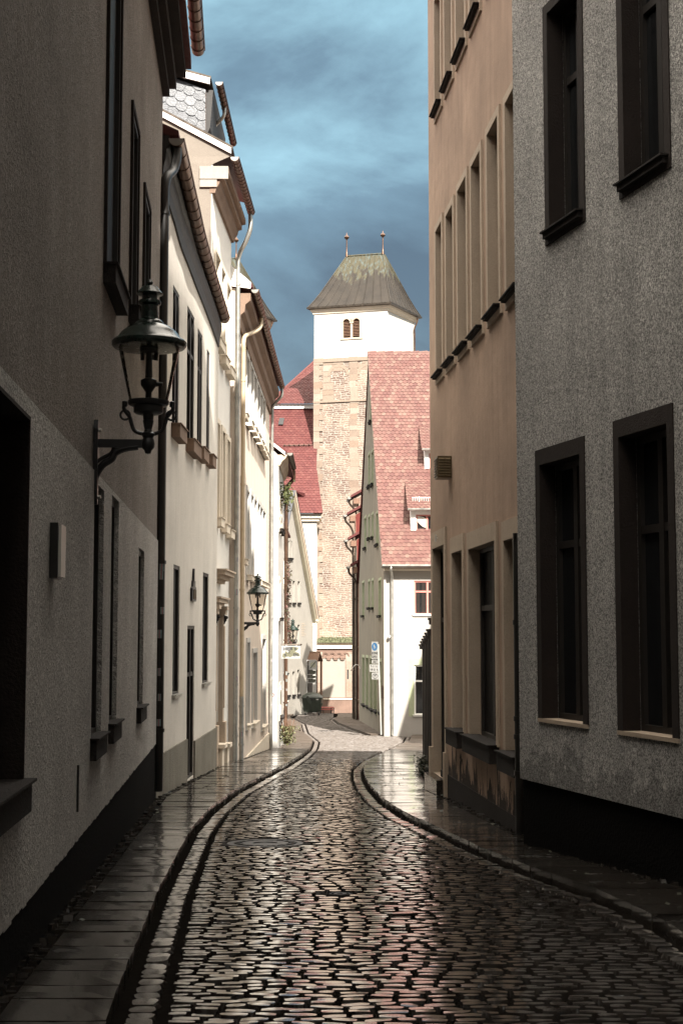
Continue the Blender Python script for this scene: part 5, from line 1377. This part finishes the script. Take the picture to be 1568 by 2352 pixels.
# ----------------------------------------------------------------------------
# street lanterns
# ----------------------------------------------------------------------------
def make_lamp(label):
    o = thing('street_lamp', (0, 0, 0), label, 'street lamp', 'wall lanterns')
    A = .425
    def ar(x, y): return Vector(((x - 735) / 1000, 0, (1520 - y) / 1000))
    b = MB()
    b.prism([Vector((-.005, -.035, (1520 - 1330) / 1000)), Vector((-.005, .035, (1520 - 1330) / 1000)), Vector((-.005, .05, (1520 - 1400) / 1000)), Vector((-.005, .045, (1520 - 1900) / 1000)), Vector((-.005, .02, (1520 - 2010) / 1000)), Vector((-.005, -.02, (1520 - 2010) / 1000)), Vector((-.005, -.045, (1520 - 1900) / 1000)), Vector((-.005, -.05, (1520 - 1400) / 1000))], (.035, 0, 0))
    bo = b.build('wall_bracket', M['iron'], o)
    b = MB(); b.obox((0, -.025, -.03), (.40, 0, 0), (0, .05, 0), (0, 0, .065))
    pts = smooth_path([ar(735, 1880), ar(745, 1780), ar(800, 1690), ar(870, 1640), ar(900, 1590), ar(980, 1555), ar(1080, 1540)], 5)
    b.tube(pts, [.03] * (len(pts) - 8) + [.028] * 8, 8)
    b.tube(smooth_path([ar(735, 1690), ar(790, 1640), ar(860, 1600), ar(885, 1560), ar(880, 1530)], 5), .016, 6)
    b.lathe([(.001, -.08), (.022, -.075), (.03, -.05), (.05, -.03), (.055, 0), (.05, .035), (.04, .05), (.03, .06), (.055, .07), (.06, .085), (.035, .1), (.03, .12)], (A, 0, 0), 14)
    b.build('arm', M['iron'], bo, True)
    for zz in ((1520 - 1410) / 1000, (1520 - 1950) / 1000):
        b = MB(); b.tube([Vector((.03, 0, zz)), Vector((.055, 0, zz))], .014, 8); b.build('bolt', M['zinc'], bo, True)
    def z(y): return (1520 - y) / 1000
    b = MB()  # yoke with rings
    for sg in (-1, 1):
        for ax in (0, 1):
            if ax: continue
            P = lambda x, y: Vector((A + sg * x / 1000, 0, z(y)))
            b.tube(smooth_path([P(190, 1185), P(195, 1235), P(150, 1300), P(135, 1350), P(110, 1410), P(50, 1435), P(0, 1440)], 5), .016, 8)
            ring = [P(185 + 38 * math.cos(t), 1285 + 38 * math.sin(t)) for t in [2 * math.pi * k / 14 for k in range(15)]]
            b.tube(ring, .010, 6); b.lathe([(.001, -.03), (.022, -.02), (.022, .02), (.001, .03)], P(190, 1195), 8)
    b.lathe([(.001, z(1480)), (.04, z(1470)), (.055, z(1440)), (.035, z(1420)), (.03, z(1405))], (A, 0, 0), 14)
    b.lathe([(.03, z(1400)), (.045, z(1330)), (.04, z(1325)), (.045, z(1280)), (.10, z(1275)), (.12, z(1262)), (.12, z(1215)), (.155, z(1205)), (.165, z(1190)), (.165, z(1168)), (.15, z(1165))], (A, 0, 0), 20)
    b.build('yoke', M['iron'], o, True)
    b = MB(); n = 24
    prof = [(.156, z(1166)), (.20, z(960)), (.246, z(742))]
    b.loft([[Vector((A + r_ * math.cos(2 * math.pi * k / n), r_ * math.sin(2 * math.pi * k / n), zz)) for k in range(n)] for r_, zz in prof])
    b.build('glass', M['lampglass'], o, True)
    b = MB(); b.lathe([(.028, z(1165)), (.024, z(1100)), (.05, z(1060)), (.065, z(1040)), (.065, z(1000)), (.03, z(980)), (.024, z(780)), (.075, z(770)), (.078, z(735)), (.02, z(730))], (A, 0, 0), 12)
    b.tube([Vector((A, 0, z(1030))), Vector((A + .11, 0, z(1030)))], [.028, .015], 8)
    for sg in (-.055, .0, .055): b.tube([Vector((A + sg, .03, z(770))), Vector((A + sg, .03, z(830)))], .016, 8)
    b.build('burner', M['iron'], o, True)
    b = MB(); b.lathe([(.24, z(742)), (.285, z(735)), (.302, z(715)), (.302, z(690)), (.285, z(672)), (.262, z(662)), (.225, z(610)), (.17, z(565)), (.122, z(545)), (.118, z(535)), (.10, z(512)), (.072, z(500)), (.07, z(490))], (A, 0, 0), 28)
    b.build('lamp_shade', M['greeniron'], o, True)
    b = MB(); b.lathe([(.25, z(730)), (.2, z(712)), (.1, z(700)), (.001, z(698))], (A, 0, 0), 20); b.build('reflector', M['enamel'], o, True)
    b = MB(); b.lathe([(.07, z(495)), (.066, z(400)), (.066, z(388)), (.092, z(376)), (.094, z(360)), (.085, z(345)), (.06, z(338)), (.06, z(302)), (.105, z(296)), (.108, z(288)), (.085, z(262)), (.06, z(232)), (.02, z(228)), (.014, z(218)), (.024, z(208)), (.026, z(198)), (.018, z(186)), (.008, z(176)), (.001, z(165))], (A, 0, 0), 20)
    b.build('chimney_cap', M['greeniron'], o, True)
    return o
lamp = make_lamp('big black gas lantern on iron bracket, nearest, on the grey brown left wall')
def put_lamp(o, F, u, v, sc, s=None, z=None):
    if s is None: s, z = F.px(u, v)
    o.location = F.pt(s, z, .012); o.rotation_euler = (0, 0, math.atan2(F.n.y, F.n.x)); o.scale = (sc, sc, sc)
lamp2 = copy_tree(lamp); lamp2['label'] = 'green topped gas lantern on the peach house wall, second of the lanterns'
lamp3 = copy_tree(lamp); lamp3['label'] = 'farthest gas lantern, above the flaked white hanging sign'
put_lamp(lamp, F1, 214, 1019, 1.03)
put_lamp(lamp2, F4, 554, 1432, .90)
put_lamp(lamp3, F6, 0, 0, .85, F6.s_at(649, 1480), zv(1486, 58.8))
lp = at(672, 1486, 58.8); lamp3.location = Vector((lp.x - .36, 58.8, lp.z))

# ----------------------------------------------------------------------------
# signs and street furniture
# ----------------------------------------------------------------------------
# hanging sign
Yh = 47.6; cL, cR = at(646.5, 1482, Yh), at(690, 1482, Yh); zl = zv(1513, Yh)
hs = thing('hanging_sign', (cL.x, Yh, cL.z), 'flaked white hanging sign with worn black letters below the farthest lantern', 'sign')
w = MB(); w.tube([Vector((-2.0, Yh, cL.z + .02)), Vector((cR.x + .02, Yh, cR.z + .02))], .016, 8); w.lathe([(.001, -.03), (.03, -.015), (.03, .015), (.001, .03)], (cR.x + .02, Yh, cR.z + .02), 10)
for x in (cL.x + .04, cR.x - .04): w.tube([Vector((x, Yh, cL.z + .02)), Vector((x, Yh, cL.z - .03))], .007, 6)
w.build('bar', M['darkmetal'], hs, True)
w = MB(); w.box((cL.x, Yh - .012, zl), (cR.x, Yh + .012, cL.z - .02)); bd = w.build('board', M['signwhite'], hs)
w = MB(); W_ = cR.x - cL.x; H_ = cL.z - .02 - zl
def sp(a, b): return Vector((cL.x + a * W_, Yh - .0125, zl + b * H_))
blob = [(.04, .15), (.08, .42), (.18, .36), (.2, .6), (.35, .45), (.45, .62), (.52, .9), (.6, .93), (.9, .84), (.82, .66), (.7, .55), (.92, .4), (.97, .2), (.8, .22), (.7, .3), (.6, .22), (.45, .1), (.38, .16), (.25, .17), (.2, .06), (.1, .08)]
w.prism([sp(a, b) for a, b in blob], (0, -.003, 0)); w.build('flaked_paint', M['khaki'], bd)
def let(txt, a, b, size, rot=0):
    p = sp(a, b); text_mesh(txt, size, 'ink', bd, Matrix.Translation(p + Vector((0, -.006, 0)) - ORG[bd.name]) @ Matrix.Rotation(R(90), 4, 'X') @ Matrix.Rotation(rot, 4, 'Z'))
let('HIER', .33, .66, .135, .05); let('I', .55, .68, .13); let('R', .75, .66, .12, .2); let('Z', .40, .42, .12); let('K', .22, .18, .13); let('EN', .75, .2, .13)

# zone signpost
bp = gr(875, 1681); bp.y = 56.4; bp.x = at(875, 1681, 56.4).x; bp.z = g(56.4) + .08
tp = at(868.3, 1481, 56.4)
sg = thing('sign_post', bp, 'leaning white traffic signpost with blue pedestrian zone sign before the corner house', 'signpost')
w = MB(); w.tube([bp, tp], .032, 10); w.tube([tp, tp + Vector((0, 0, .02))], .036, 10); w.build('pole', M['signwhite'], sg, True)
def plate(u0, u1, v0, v1, ang, d, parent=sg, Y=56.3, name='sign', wreal=None):
    c = at((u0 + u1) / 2, (v0 + v1) / 2, Y - d); h_ = zv(v0, Y) - zv(v1, Y); wv = (u1 - u0) / FPX * Y; wr_ = wv / math.cos(ang)
    Mx = Matrix.Translation(c - ORG[parent.name]) @ Matrix.Rotation(ang, 4, 'Z') @ Matrix.Rotation(R(90), 4, 'X')
    def P(x, y, z): return Mx @ Vector((x, y, z)) + ORG[parent.name]
    m = MB(); r_ = .03; out = []
    for cx_, cy_, a0 in ((wr_ / 2 - r_, h_ / 2 - r_, 0), (-wr_ / 2 + r_, h_ / 2 - r_, 90), (-wr_ / 2 + r_, -h_ / 2 + r_, 180), (wr_ / 2 - r_, -h_ / 2 + r_, 270)):
        for k in range(4): out.append((cx_ + r_ * math.cos(R(a0 + 30 * k)), cy_ + r_ * math.sin(R(a0 + 30 * k))))
    fr = [P(x, y, -.006) for x, y in out]; bk = [P(x, y, .006) for x, y in out]
    n0 = len(m.v); m.v += fr + bk; k = len(out)
    m.f += [tuple(range(n0, n0 + k))[::-1], tuple(range(n0 + k, n0 + 2 * k))] + [(n0 + i, n0 + (i + 1) % k, n0 + k + (i + 1) % k, n0 + k + i) for i in range(k)]
    o = m.build(name, M['signwhite'], parent)
    # printed border
    b = MB(); fx, fy = (wr_ - .03) / wr_, (h_ - .03) / h_
    for i in range(k):
        j = (i + 1) % k; (x0_, y0_), (x1_, y1_) = out[i], out[j]
        b.quad(P(x0_ * fx, y0_ * fy, .0065), P(x1_ * fx, y1_ * fy, .0065), P(x1_ * (fx - .018), y1_ * (fy - .018), .0065), P(x0_ * (fx - .018), y0_ * (fy - .018), .0065))
    b.build('border', M['ink'], o)
    return o, Mx, P, wr_, h_
def ped(P, o, s, cx, cy, matn='signwhite'):
    m = MB()
    def fig(ox, oy, k):
        def Q(x, y): return P(cx + (ox + x * k) * s, cy + (oy + y * k) * s, .0095)
        m.poly(*[Q(.11 * math.cos(t), .82 + .11 * math.sin(t)) for t in [2 * math.pi * i / 10 for i in range(10)]])
        m.poly(*[Q(*p) for p in ((-.2, .66), (.2, .66), (.27, .25), (.16, .25), (.3, -.1), (-.3, -.1), (-.16, .25), (-.27, .25))])
        m.poly(*[Q(*p) for p in ((-.17, -.1), (-.04, -.1), (-.06, -.75), (-.17, -.75))]); m.poly(*[Q(*p) for p in ((.04, -.1), (.17, -.1), (.17, -.75), (.06, -.75))])
    fig(-.2, .05, .85); fig(.32, -.2, .5)
    m.build('pictogram', M[matn], o)
o, Mx, P, wr_, h_ = plate(853.2, 867.3, 1474, 1505.5, R(-42), .05)
m = MB(); m.poly(*[P(.145 * math.cos(t), .07 + .155 * math.sin(t), .008) for t in [2 * math.pi * i / 24 for i in range(24)]]); m.build('blue_disc', M['signblue'], o); ped(P, o, .125, 0, .06)
text_mesh('ZONE', .115, 'ink', o, Mx @ Matrix.Translation((0, -.215, .0085)))
o, Mx, P, wr_, h_ = plate(853.4, 867.5, 1506, 1524.5, R(-42), .05)
for i, t in enumerate(('Liefer-', 'verkehr', 'frei')): text_mesh(t, .105, 'ink', o, Mx @ Matrix.Translation((0, .075 - .1 * i, .0085)))
o, Mx, P, wr_, h_ = plate(848.5, 868.5, 1526.5, 1543.5, R(-25), .06)
for i, t in enumerate(('7-11 h', '18-21 h')): text_mesh(t, .11, 'ink', o, Mx @ Matrix.Translation((0, .03 - .12 * i, .0085)))
o, Mx, P, wr_, h_ = plate(853.5, 868.8, 1544.5, 1561, R(-30), .06)
m = MB()
for cx_ in (-.075, .075):
    pts = [P(cx_ + .055 * math.cos(t), .0 + .055 * math.sin(t), .009) for t in [2 * math.pi * i / 16 for i in range(17)]]; m.tube(pts, .006, 5)
for a_, b_ in (((-.075, 0), (-.03, .075)), ((-.03, .075), (.05, .075)), ((.05, .075), (.0, 0)), ((0, 0), (-.03, .075)), ((.05, .075), (.075, 0)), ((.05, .075), (.055, .1)), ((-.03, .075), (-.035, .1))): m.tube([P(*a_, .009), P(*b_, .009)], .006, 5)
m.build('bicycle_pictogram', M['ink'], o)
text_mesh('frei', .075, 'ink', o, Mx @ Matrix.Translation((0, -.12, .0085)))

# sign rack with the end-of-zone sign, by the gabled house
Yr = 89.0; rp = at(704, 1592, Yr); zg = g(Yr)
rk = thing('sign_rack', (rp.x, Yr, zg), 'white tubular sign rack with crossed out pedestrian sign and dark panels by the wheeled bin', 'sign')
w = MB(); xl_, xr2 = at(704.5, 1520, Yr).x, at(726, 1520, Yr).x; ztp = zv(1517, Yr)
w.tube([Vector((xl_, Yr, zg - .1)), Vector((xl_, Yr, ztp))], .03, 8); w.tube([Vector((xl_, Yr, ztp)), Vector((xr2, Yr, ztp))], .025, 8); w.tube([Vector((xr2, Yr, ztp)), Vector((xr2, Yr, zg + .1))], .025, 8); w.build('frame', M['signwhite'], rk, True)
for i, (va_, vb_3) in enumerate(((1540, 1549), (1552, 1558), (1560, 1568))):
    w = MB(); w.box((at(711.5, 1540, Yr).x, Yr - .02, zv(vb_3, Yr)), (at(725, 1540, Yr).x, Yr + .02, zv(va_, Yr))); pn_ = w.build('panel', M['darkpanel'], rk)
    w = MB(); w.tube([Vector((xl_, Yr - .03, zv(vb_3 + .6, Yr))), Vector((at(721, 1540, Yr).x, Yr - .03, zv(vb_3 + .6, Yr)))], .018, 6); w.cbox((at(724, 1540, Yr).x, Yr - .04, zv(vb_3 - 1, Yr)), .07, .03, .1); w.build('rail', M['signwhite'], pn_, True)
o, Mx, P, wr_, h_ = plate(709, 728.5, 1518, 1539, R(0), .1, rk, Yr)
m = MB(); m.poly(*[P(.17 * math.cos(t), .03 + .17 * math.sin(t), .008) for t in [2 * math.pi * i / 24 for i in range(24)]]); m.build('grey_disc', M['signgrey'], o); ped(P, o, .14, 0, .02)
m = MB(); m.poly(P(-.2, -.17, .011), P(-.16, -.21, .011), P(.2, .23, .011), P(.16, .27, .011)); m.build('cancel_bar', M['darkpanel'], o)

# wheeled bin -------------------------------------------------------------------
Yb = 87.6; bc = at(716.5, 1640, Yb); zg = g(Yb); k = .98
bn = thing('wheeled_bin', (bc.x, Yb, zg), 'big dark green four wheeled refuse bin with domed lid', 'bin')
def BP(x, y, z): return Vector((bc.x + x * k, Yb + y * k, zg + z * k))
w = MB()
w.loft([[BP(-sx, -sy, z), BP(sx, -sy, z), BP(sx, sy, z), BP(-sx, sy, z)] for sx, sy, z in ((.47, .38, .2), (.52, .42, .3), (.60, .48, 1.0), (.62, .5, 1.02), (.62, .5, 1.08), (.58, .46, 1.08))], True, True)
for x in (-.58, .5): w.obox(BP(x + .02, -.47, .35), (.05, 0, 0), (0, -.03, 0), (0, 0, .62))
w.build('body', M['bin'], bn)
w = MB(); rings = []
for i in range(9):
    a = math.pi * i / 8; rings.append([BP(x, -.5 * math.cos(a), 1.09 + hh * math.sin(a)) for x, hh in ((-.64, .02), (-.6, .13), (-.3, .29), (0, .31), (.3, .29), (.6, .13), (.64, .02))])
w.loft(rings, False); w.build('lid', M['bin'], bn, True)
w = MB(); w.prism([BP(*p) for p in ((-.36, -.5, 1.15), (-.22, -.5, 1.2), (.0, -.5, .78), (-.02, -.5, .7), (-.1, -.5, .68), (-.3, -.5, .9))], (0, -.05, 0)); w.build('lid_arm', M['bin'], bn)
w = MB(); w.prism([BP(-.1 + .14 * math.cos(t), -.485, .98 + .11 * math.sin(t)) for t in [2 * math.pi * i / 14 for i in range(14)]], (0, -.02, 0)); w.build('sticker', M['rubber'], bn)
w = MB(); w.cbox(BP(.33, -.49, .98), .15, .03, .07); w.build('label_plate', M['signwhite'], bn)
for x in (-.42, .42):
    for y in (-.34, .34):
        w = MB(); w.tube([BP(x - .04, y, .1), BP(x + .04, y, .1)], .105, 14); wh = w.build('wheel', M['rubber'], bn, True)
        w = MB(); w.prism([BP(x - .07, y - .09, .22), BP(x + .07, y - .09, .22), BP(x + .05, y - .02, .08), BP(x - .05, y - .02, .08)], (0, .12, 0)); w.build('fork', M['zinc'], wh)

# litter bin and bench --------------------------------------------------------------
Yl = 93.5; lc = at(737, 1624, Yl)
lb = thing('litter_bin', (lc.x, Yl, g(Yl)), 'slim dark grey litter bin behind the refuse bin', 'bin')
w = MB(); w.lathe([(.03, 0), (.03, .45), (.10, .46), (.12, .5), (.13, 1.05), (.11, 1.07), (.10, 1.06)], (lc.x, Yl, g(Yl)), 14); w.build('drum', M['darkpanel'], lb, True)
w = MB(); w.lathe([(.12, 1.1), (.12, 1.13), (.02, 1.2), (.001, 1.2)], (lc.x, Yl, g(Yl)), 14); w.tube([Vector((lc.x - .1, Yl, g(Yl) + 1.05)), Vector((lc.x - .1, Yl, g(Yl) + 1.12))], .01, 6); w.tube([Vector((lc.x + .1, Yl, g(Yl) + 1.05)), Vector((lc.x + .1, Yl, g(Yl) + 1.12))], .01, 6); w.build('hood', M['darkpanel'], lb, True)
Yn = 91.0; b0, b1 = at(728, 1638, Yn), at(768, 1638, Yn); zg = g(Yn)
be = thing('park_bench', ((b0.x + b1.x) / 2, Yn, zg), 'low red slatted bench with black iron legs before the tower', 'bench')
for i in range(3):
    w = MB(); w.box((b0.x, Yn - .2 + .15 * i, zg + .36), (b1.x - .03, Yn - .07 + .15 * i, zg + .41)); w.build('seat_slat', M['redwood'], be)
w = MB(); w.box((b0.x, Yn - .215, zg + .25), (b1.x - .05, Yn - .19, zg + .31)); w.build('rail', M['redwood'], be)
for x in (b0.x + .22, b1.x - .22):
    w = MB()
    for xx in (x, x + .17):
        w.tube([Vector((xx, Yn - .17, zg)), Vector((xx + .01, Yn - .17, zg + .4))], .025, 6); w.tube([Vector((xx, Yn + .2, zg)), Vector((xx + .01, Yn + .2, zg + .36))], .025, 6)
    w.box((x, Yn - .2, zg + .2), (x + .18, Yn - .16, zg + .23)); w.box((x - .02, Yn - .22, zg + .34), (x + .22, Yn + .25, zg + .36)); w.build('leg', M['iron'], be)

# ring shaped wall lamp near the corner house
la, lz = GX.px(829, 1537)
gl = thing('wall_lamp', GX.pt(la, lz, .02), 'small white swan neck wall lamp at the far end of the corner house', 'lamp')
w = MB(); c = GX.pt(la, lz, .05); w.tube([c + GX.n * (.18 - .18 * math.cos(t)) + Vector((0, 0, .22 * math.sin(t))) for t in [math.pi * i / 12 for i in range(13)]], .02, 8); w.build('neck', M['enamel'], gl, True)
w = MB(); e = c + GX.n * .36; w.lathe([(.001, .05), (.05, .04), (.06, 0), (.14, -.08), (.13, -.09), (.001, -.04)], e, 14); w.build('shade', M['darkmetal'], gl, True)
w = MB(); w.lathe([(.001, -.1), (.05, -.09), (.065, -.05), (.05, 0), (.001, .02)], e + Vector((0, 0, .02)), 12); w.build('bulb_cover', M['enamel'], gl, True)

# ----------------------------------------------------------------------------
# plants
# ----------------------------------------------------------------------------
def leaf(mb, c, s, rnd):
    a = Vector((rnd.gauss(0, 1), rnd.gauss(0, 1), rnd.gauss(0, 1))).normalized(); b = a.cross(Vector((rnd.gauss(0, 1), rnd.gauss(0, 1), rnd.gauss(0, 1)))).normalized()
    mb.poly(c - a * s, c - a * s * .2 + b * s * .55, c + a * s, c - a * s * .2 - b * s * .55)
def plant(name, loc, label, cat, mats, cloud, stems, sz, seed, group=None):
    rn = random.Random(seed); o = thing(name, loc, label, cat, group)
    st = MB()
    for p in stems: st.tube(p, .008, 5)
    st.build('stem', M['brownwood'], o)
    lf = MB()
    for c in cloud(rn): leaf(lf, c, sz * rn.uniform(.6, 1.3), rn)
    lf.build('foliage', M[mats], o)
# vine on the white house front
def vine_cloud(rn):
    for i in range(620):
        t = rn.random(); Y_ = 48.6 + 1.6 * t + rn.gauss(0, .4); z = zv(1295 + 200 * t ** 1.0, 49) + rn.gauss(0, .08)
        yield Vector((F5.pt(0, 0).x + .10 + abs(rn.gauss(0, .06)) + .05 * math.sin(9 * t), Y_ + 1, z))
zt_, zb_ = zv(1295, 49.6), zv(1495, 49.6)
plant('climbing_plant', (-1.9, 50.4, zb_), 'reddish autumn vine climbing beside the brown downpipe of the white house', 'plant', 'leaf_red', vine_cloud, [smooth_path([Vector((-1.95, 50.6, g(50.6))), Vector((-1.9, 50.5, zb_)), Vector((-1.92, 50, (zt_ + zb_) / 2)), Vector((-1.9, 49.6, zt_))], 4)], .05, 2)
def top_cloud(rn):
    for i in range(420):
        z = zv(1128, 48) + rn.gauss(0, .19); yield Vector((-1.85 + rn.gauss(0, .09), 48.4 + rn.gauss(0, .6), z - abs(rn.gauss(0, .12))))
zt_ = zv(1128, 48)
plant('hanging_plant', (-1.95, 48.4, zt_ - .4), 'yellow green leaves spilling from a ledge high on the white house', 'plant', 'leaf_green', top_cloud, [smooth_path([Vector((-1.98, 48.2 + .2 * i, zt_ - .3)), Vector((-1.9, 48.2 + .2 * i, zt_)), Vector((-1.8, 48.3 + .2 * i, zt_ - .4))], 4) for i in range(4)], .055, 3)
# lavender at the wall foot
lv = gr(659, 1716)
def lav_cloud(rn):
    for i in range(1300):
        a = rn.uniform(0, 6.28); r_ = abs(rn.gauss(0, .12)); h_ = rn.random() ** .8 * .6; yield Vector((lv.x + math.cos(a) * r_ * (.9 + h_ * .4) * 1.3, lv.y + math.sin(a) * r_ * 2, lv.z + .1 + h_))
rn = random.Random(6)
plant('lavender_bush', (lv.x, lv.y, lv.z + .1), 'dry lavender bush at the foot of the white house on the pavement', 'bush', 'leaf_lav', lav_cloud, [[Vector((lv.x, lv.y, lv.z + .05)), Vector((lv.x + rn.gauss(0, .14), lv.y + rn.gauss(0, .2), lv.z + rn.uniform(.5, .95)))] for i in range(60)], .042, 6)
wd = gr(968, 1782)
def weed_cloud(rn):
    for i in range(420):
        t = rn.random(); yield Vector((wd.x + rn.gauss(0, .055) + .06 * t, wd.y - .8 + 1.6 * t, g(wd.y) + .1 + abs(rn.gauss(0, .1))))
plant('weed_clump', (wd.x, wd.y, g(wd.y) + .1), 'dark low weeds along the foot of the timber fence', 'plant', 'leaf_dark', weed_cloud, [[Vector((wd.x, wd.y - .5 + .2 * i, g(wd.y) + .05)), Vector((wd.x + .03, wd.y - .5 + .2 * i, g(wd.y) + .22))] for i in range(6)], .035, 9)
# fallen leaves on the pavements
lf = MB(); rn = random.Random(21)
for i in range(170):
    Y_ = rn.uniform(8, 40); left = rn.random() < .6
    x = rn.uniform(interp(LW, Y_) + .1, interp(LK, Y_) - .02) if left else rn.uniform(interp(RK, Y_) + .02, min(interp(RW, Y_), 3) - .1)
    c = Vector((x, Y_, g(Y_) + .112)); s = rn.uniform(.015, .035); a = rn.uniform(0, 6.3); d1 = Vector((math.cos(a), math.sin(a), rn.uniform(-.1, .3))) * s; d2 = Vector((-math.sin(a), math.cos(a), rn.uniform(-.1, .3))) * s * .7
    lf.poly(c - d1, c - d2, c + d1, c + d2)
tag(lf.build('fallen_leaves', M['leaf_dark']), 'small dark fallen leaves scattered over the wet pavements', 'leaves', None, 'stuff')

# ----------------------------------------------------------------------------
# sky, sun, camera
# ----------------------------------------------------------------------------
SUN_EL = R(42); SX, SY = .27, -.963
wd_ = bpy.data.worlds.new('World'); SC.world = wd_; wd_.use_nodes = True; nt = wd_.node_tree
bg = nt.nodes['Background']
sky = nt.nodes.new('ShaderNodeTexSky'); sky.sky_type = 'NISHITA'; sky.sun_disc = False; sky.sun_elevation = SUN_EL; sky.sun_rotation = math.atan2(SX, SY); sky.dust_density = 1.5; sky.air_density = 1.2
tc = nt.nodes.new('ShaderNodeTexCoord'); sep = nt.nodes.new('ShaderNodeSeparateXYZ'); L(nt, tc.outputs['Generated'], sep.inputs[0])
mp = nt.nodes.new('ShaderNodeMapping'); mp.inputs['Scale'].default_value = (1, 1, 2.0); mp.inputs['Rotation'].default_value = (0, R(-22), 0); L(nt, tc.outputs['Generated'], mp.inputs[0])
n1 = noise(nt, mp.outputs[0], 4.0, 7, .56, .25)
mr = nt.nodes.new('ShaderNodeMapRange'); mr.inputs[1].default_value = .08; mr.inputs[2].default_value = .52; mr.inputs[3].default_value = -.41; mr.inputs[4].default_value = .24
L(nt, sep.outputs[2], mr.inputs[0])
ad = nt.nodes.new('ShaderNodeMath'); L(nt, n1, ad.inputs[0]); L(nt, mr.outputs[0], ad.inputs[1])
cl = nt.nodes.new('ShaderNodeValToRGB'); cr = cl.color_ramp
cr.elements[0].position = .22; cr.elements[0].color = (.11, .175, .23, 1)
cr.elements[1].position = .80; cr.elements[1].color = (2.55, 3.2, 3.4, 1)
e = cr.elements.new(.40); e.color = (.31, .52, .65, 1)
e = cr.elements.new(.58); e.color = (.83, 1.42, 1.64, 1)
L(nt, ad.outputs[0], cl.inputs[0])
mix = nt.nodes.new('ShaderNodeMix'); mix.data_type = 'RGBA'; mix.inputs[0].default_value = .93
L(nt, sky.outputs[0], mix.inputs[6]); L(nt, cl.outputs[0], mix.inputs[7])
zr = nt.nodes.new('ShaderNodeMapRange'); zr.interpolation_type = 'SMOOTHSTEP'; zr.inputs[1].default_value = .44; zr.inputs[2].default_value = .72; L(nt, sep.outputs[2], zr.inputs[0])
top = mixc(nt, zr.outputs[0], mix.outputs[2], mixc(nt, n1, (8, 7.4, 6.6), (14, 12.7, 11)))  # bright neutral zenith above the view, added to light the shaded lane
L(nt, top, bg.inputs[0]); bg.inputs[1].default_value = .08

sl = bpy.data.lights.new('sun', 'SUN'); sl.energy = 2.7; sl.angle = R(.5); sl.color = (1, .95, .87)
so = bpy.data.objects.new('sun', sl); COL.objects.link(so)
sd = Vector((SX * math.cos(SUN_EL), SY * math.cos(SUN_EL), math.sin(SUN_EL)))
so.rotation_euler = sd.to_track_quat('Z', 'Y').to_euler(); so.location = (20, -40, 40)

cam = bpy.data.cameras.new('camera'); co = bpy.data.objects.new('camera', cam); COL.objects.link(co)
cam.sensor_fit = 'HORIZONTAL'; cam.sensor_width = 24; cam.lens = FPX / 1568 * 24; cam.clip_end = 1000; cam.clip_start = .05
co.location = (0, 0, 0); co.rotation_euler = (R(90) + TH, 0, 0)
SC.camera = co
vs = SC.view_settings; vs.view_transform = 'Standard'; vs.look = 'None'; vs.exposure = 2.65; vs.gamma = 1
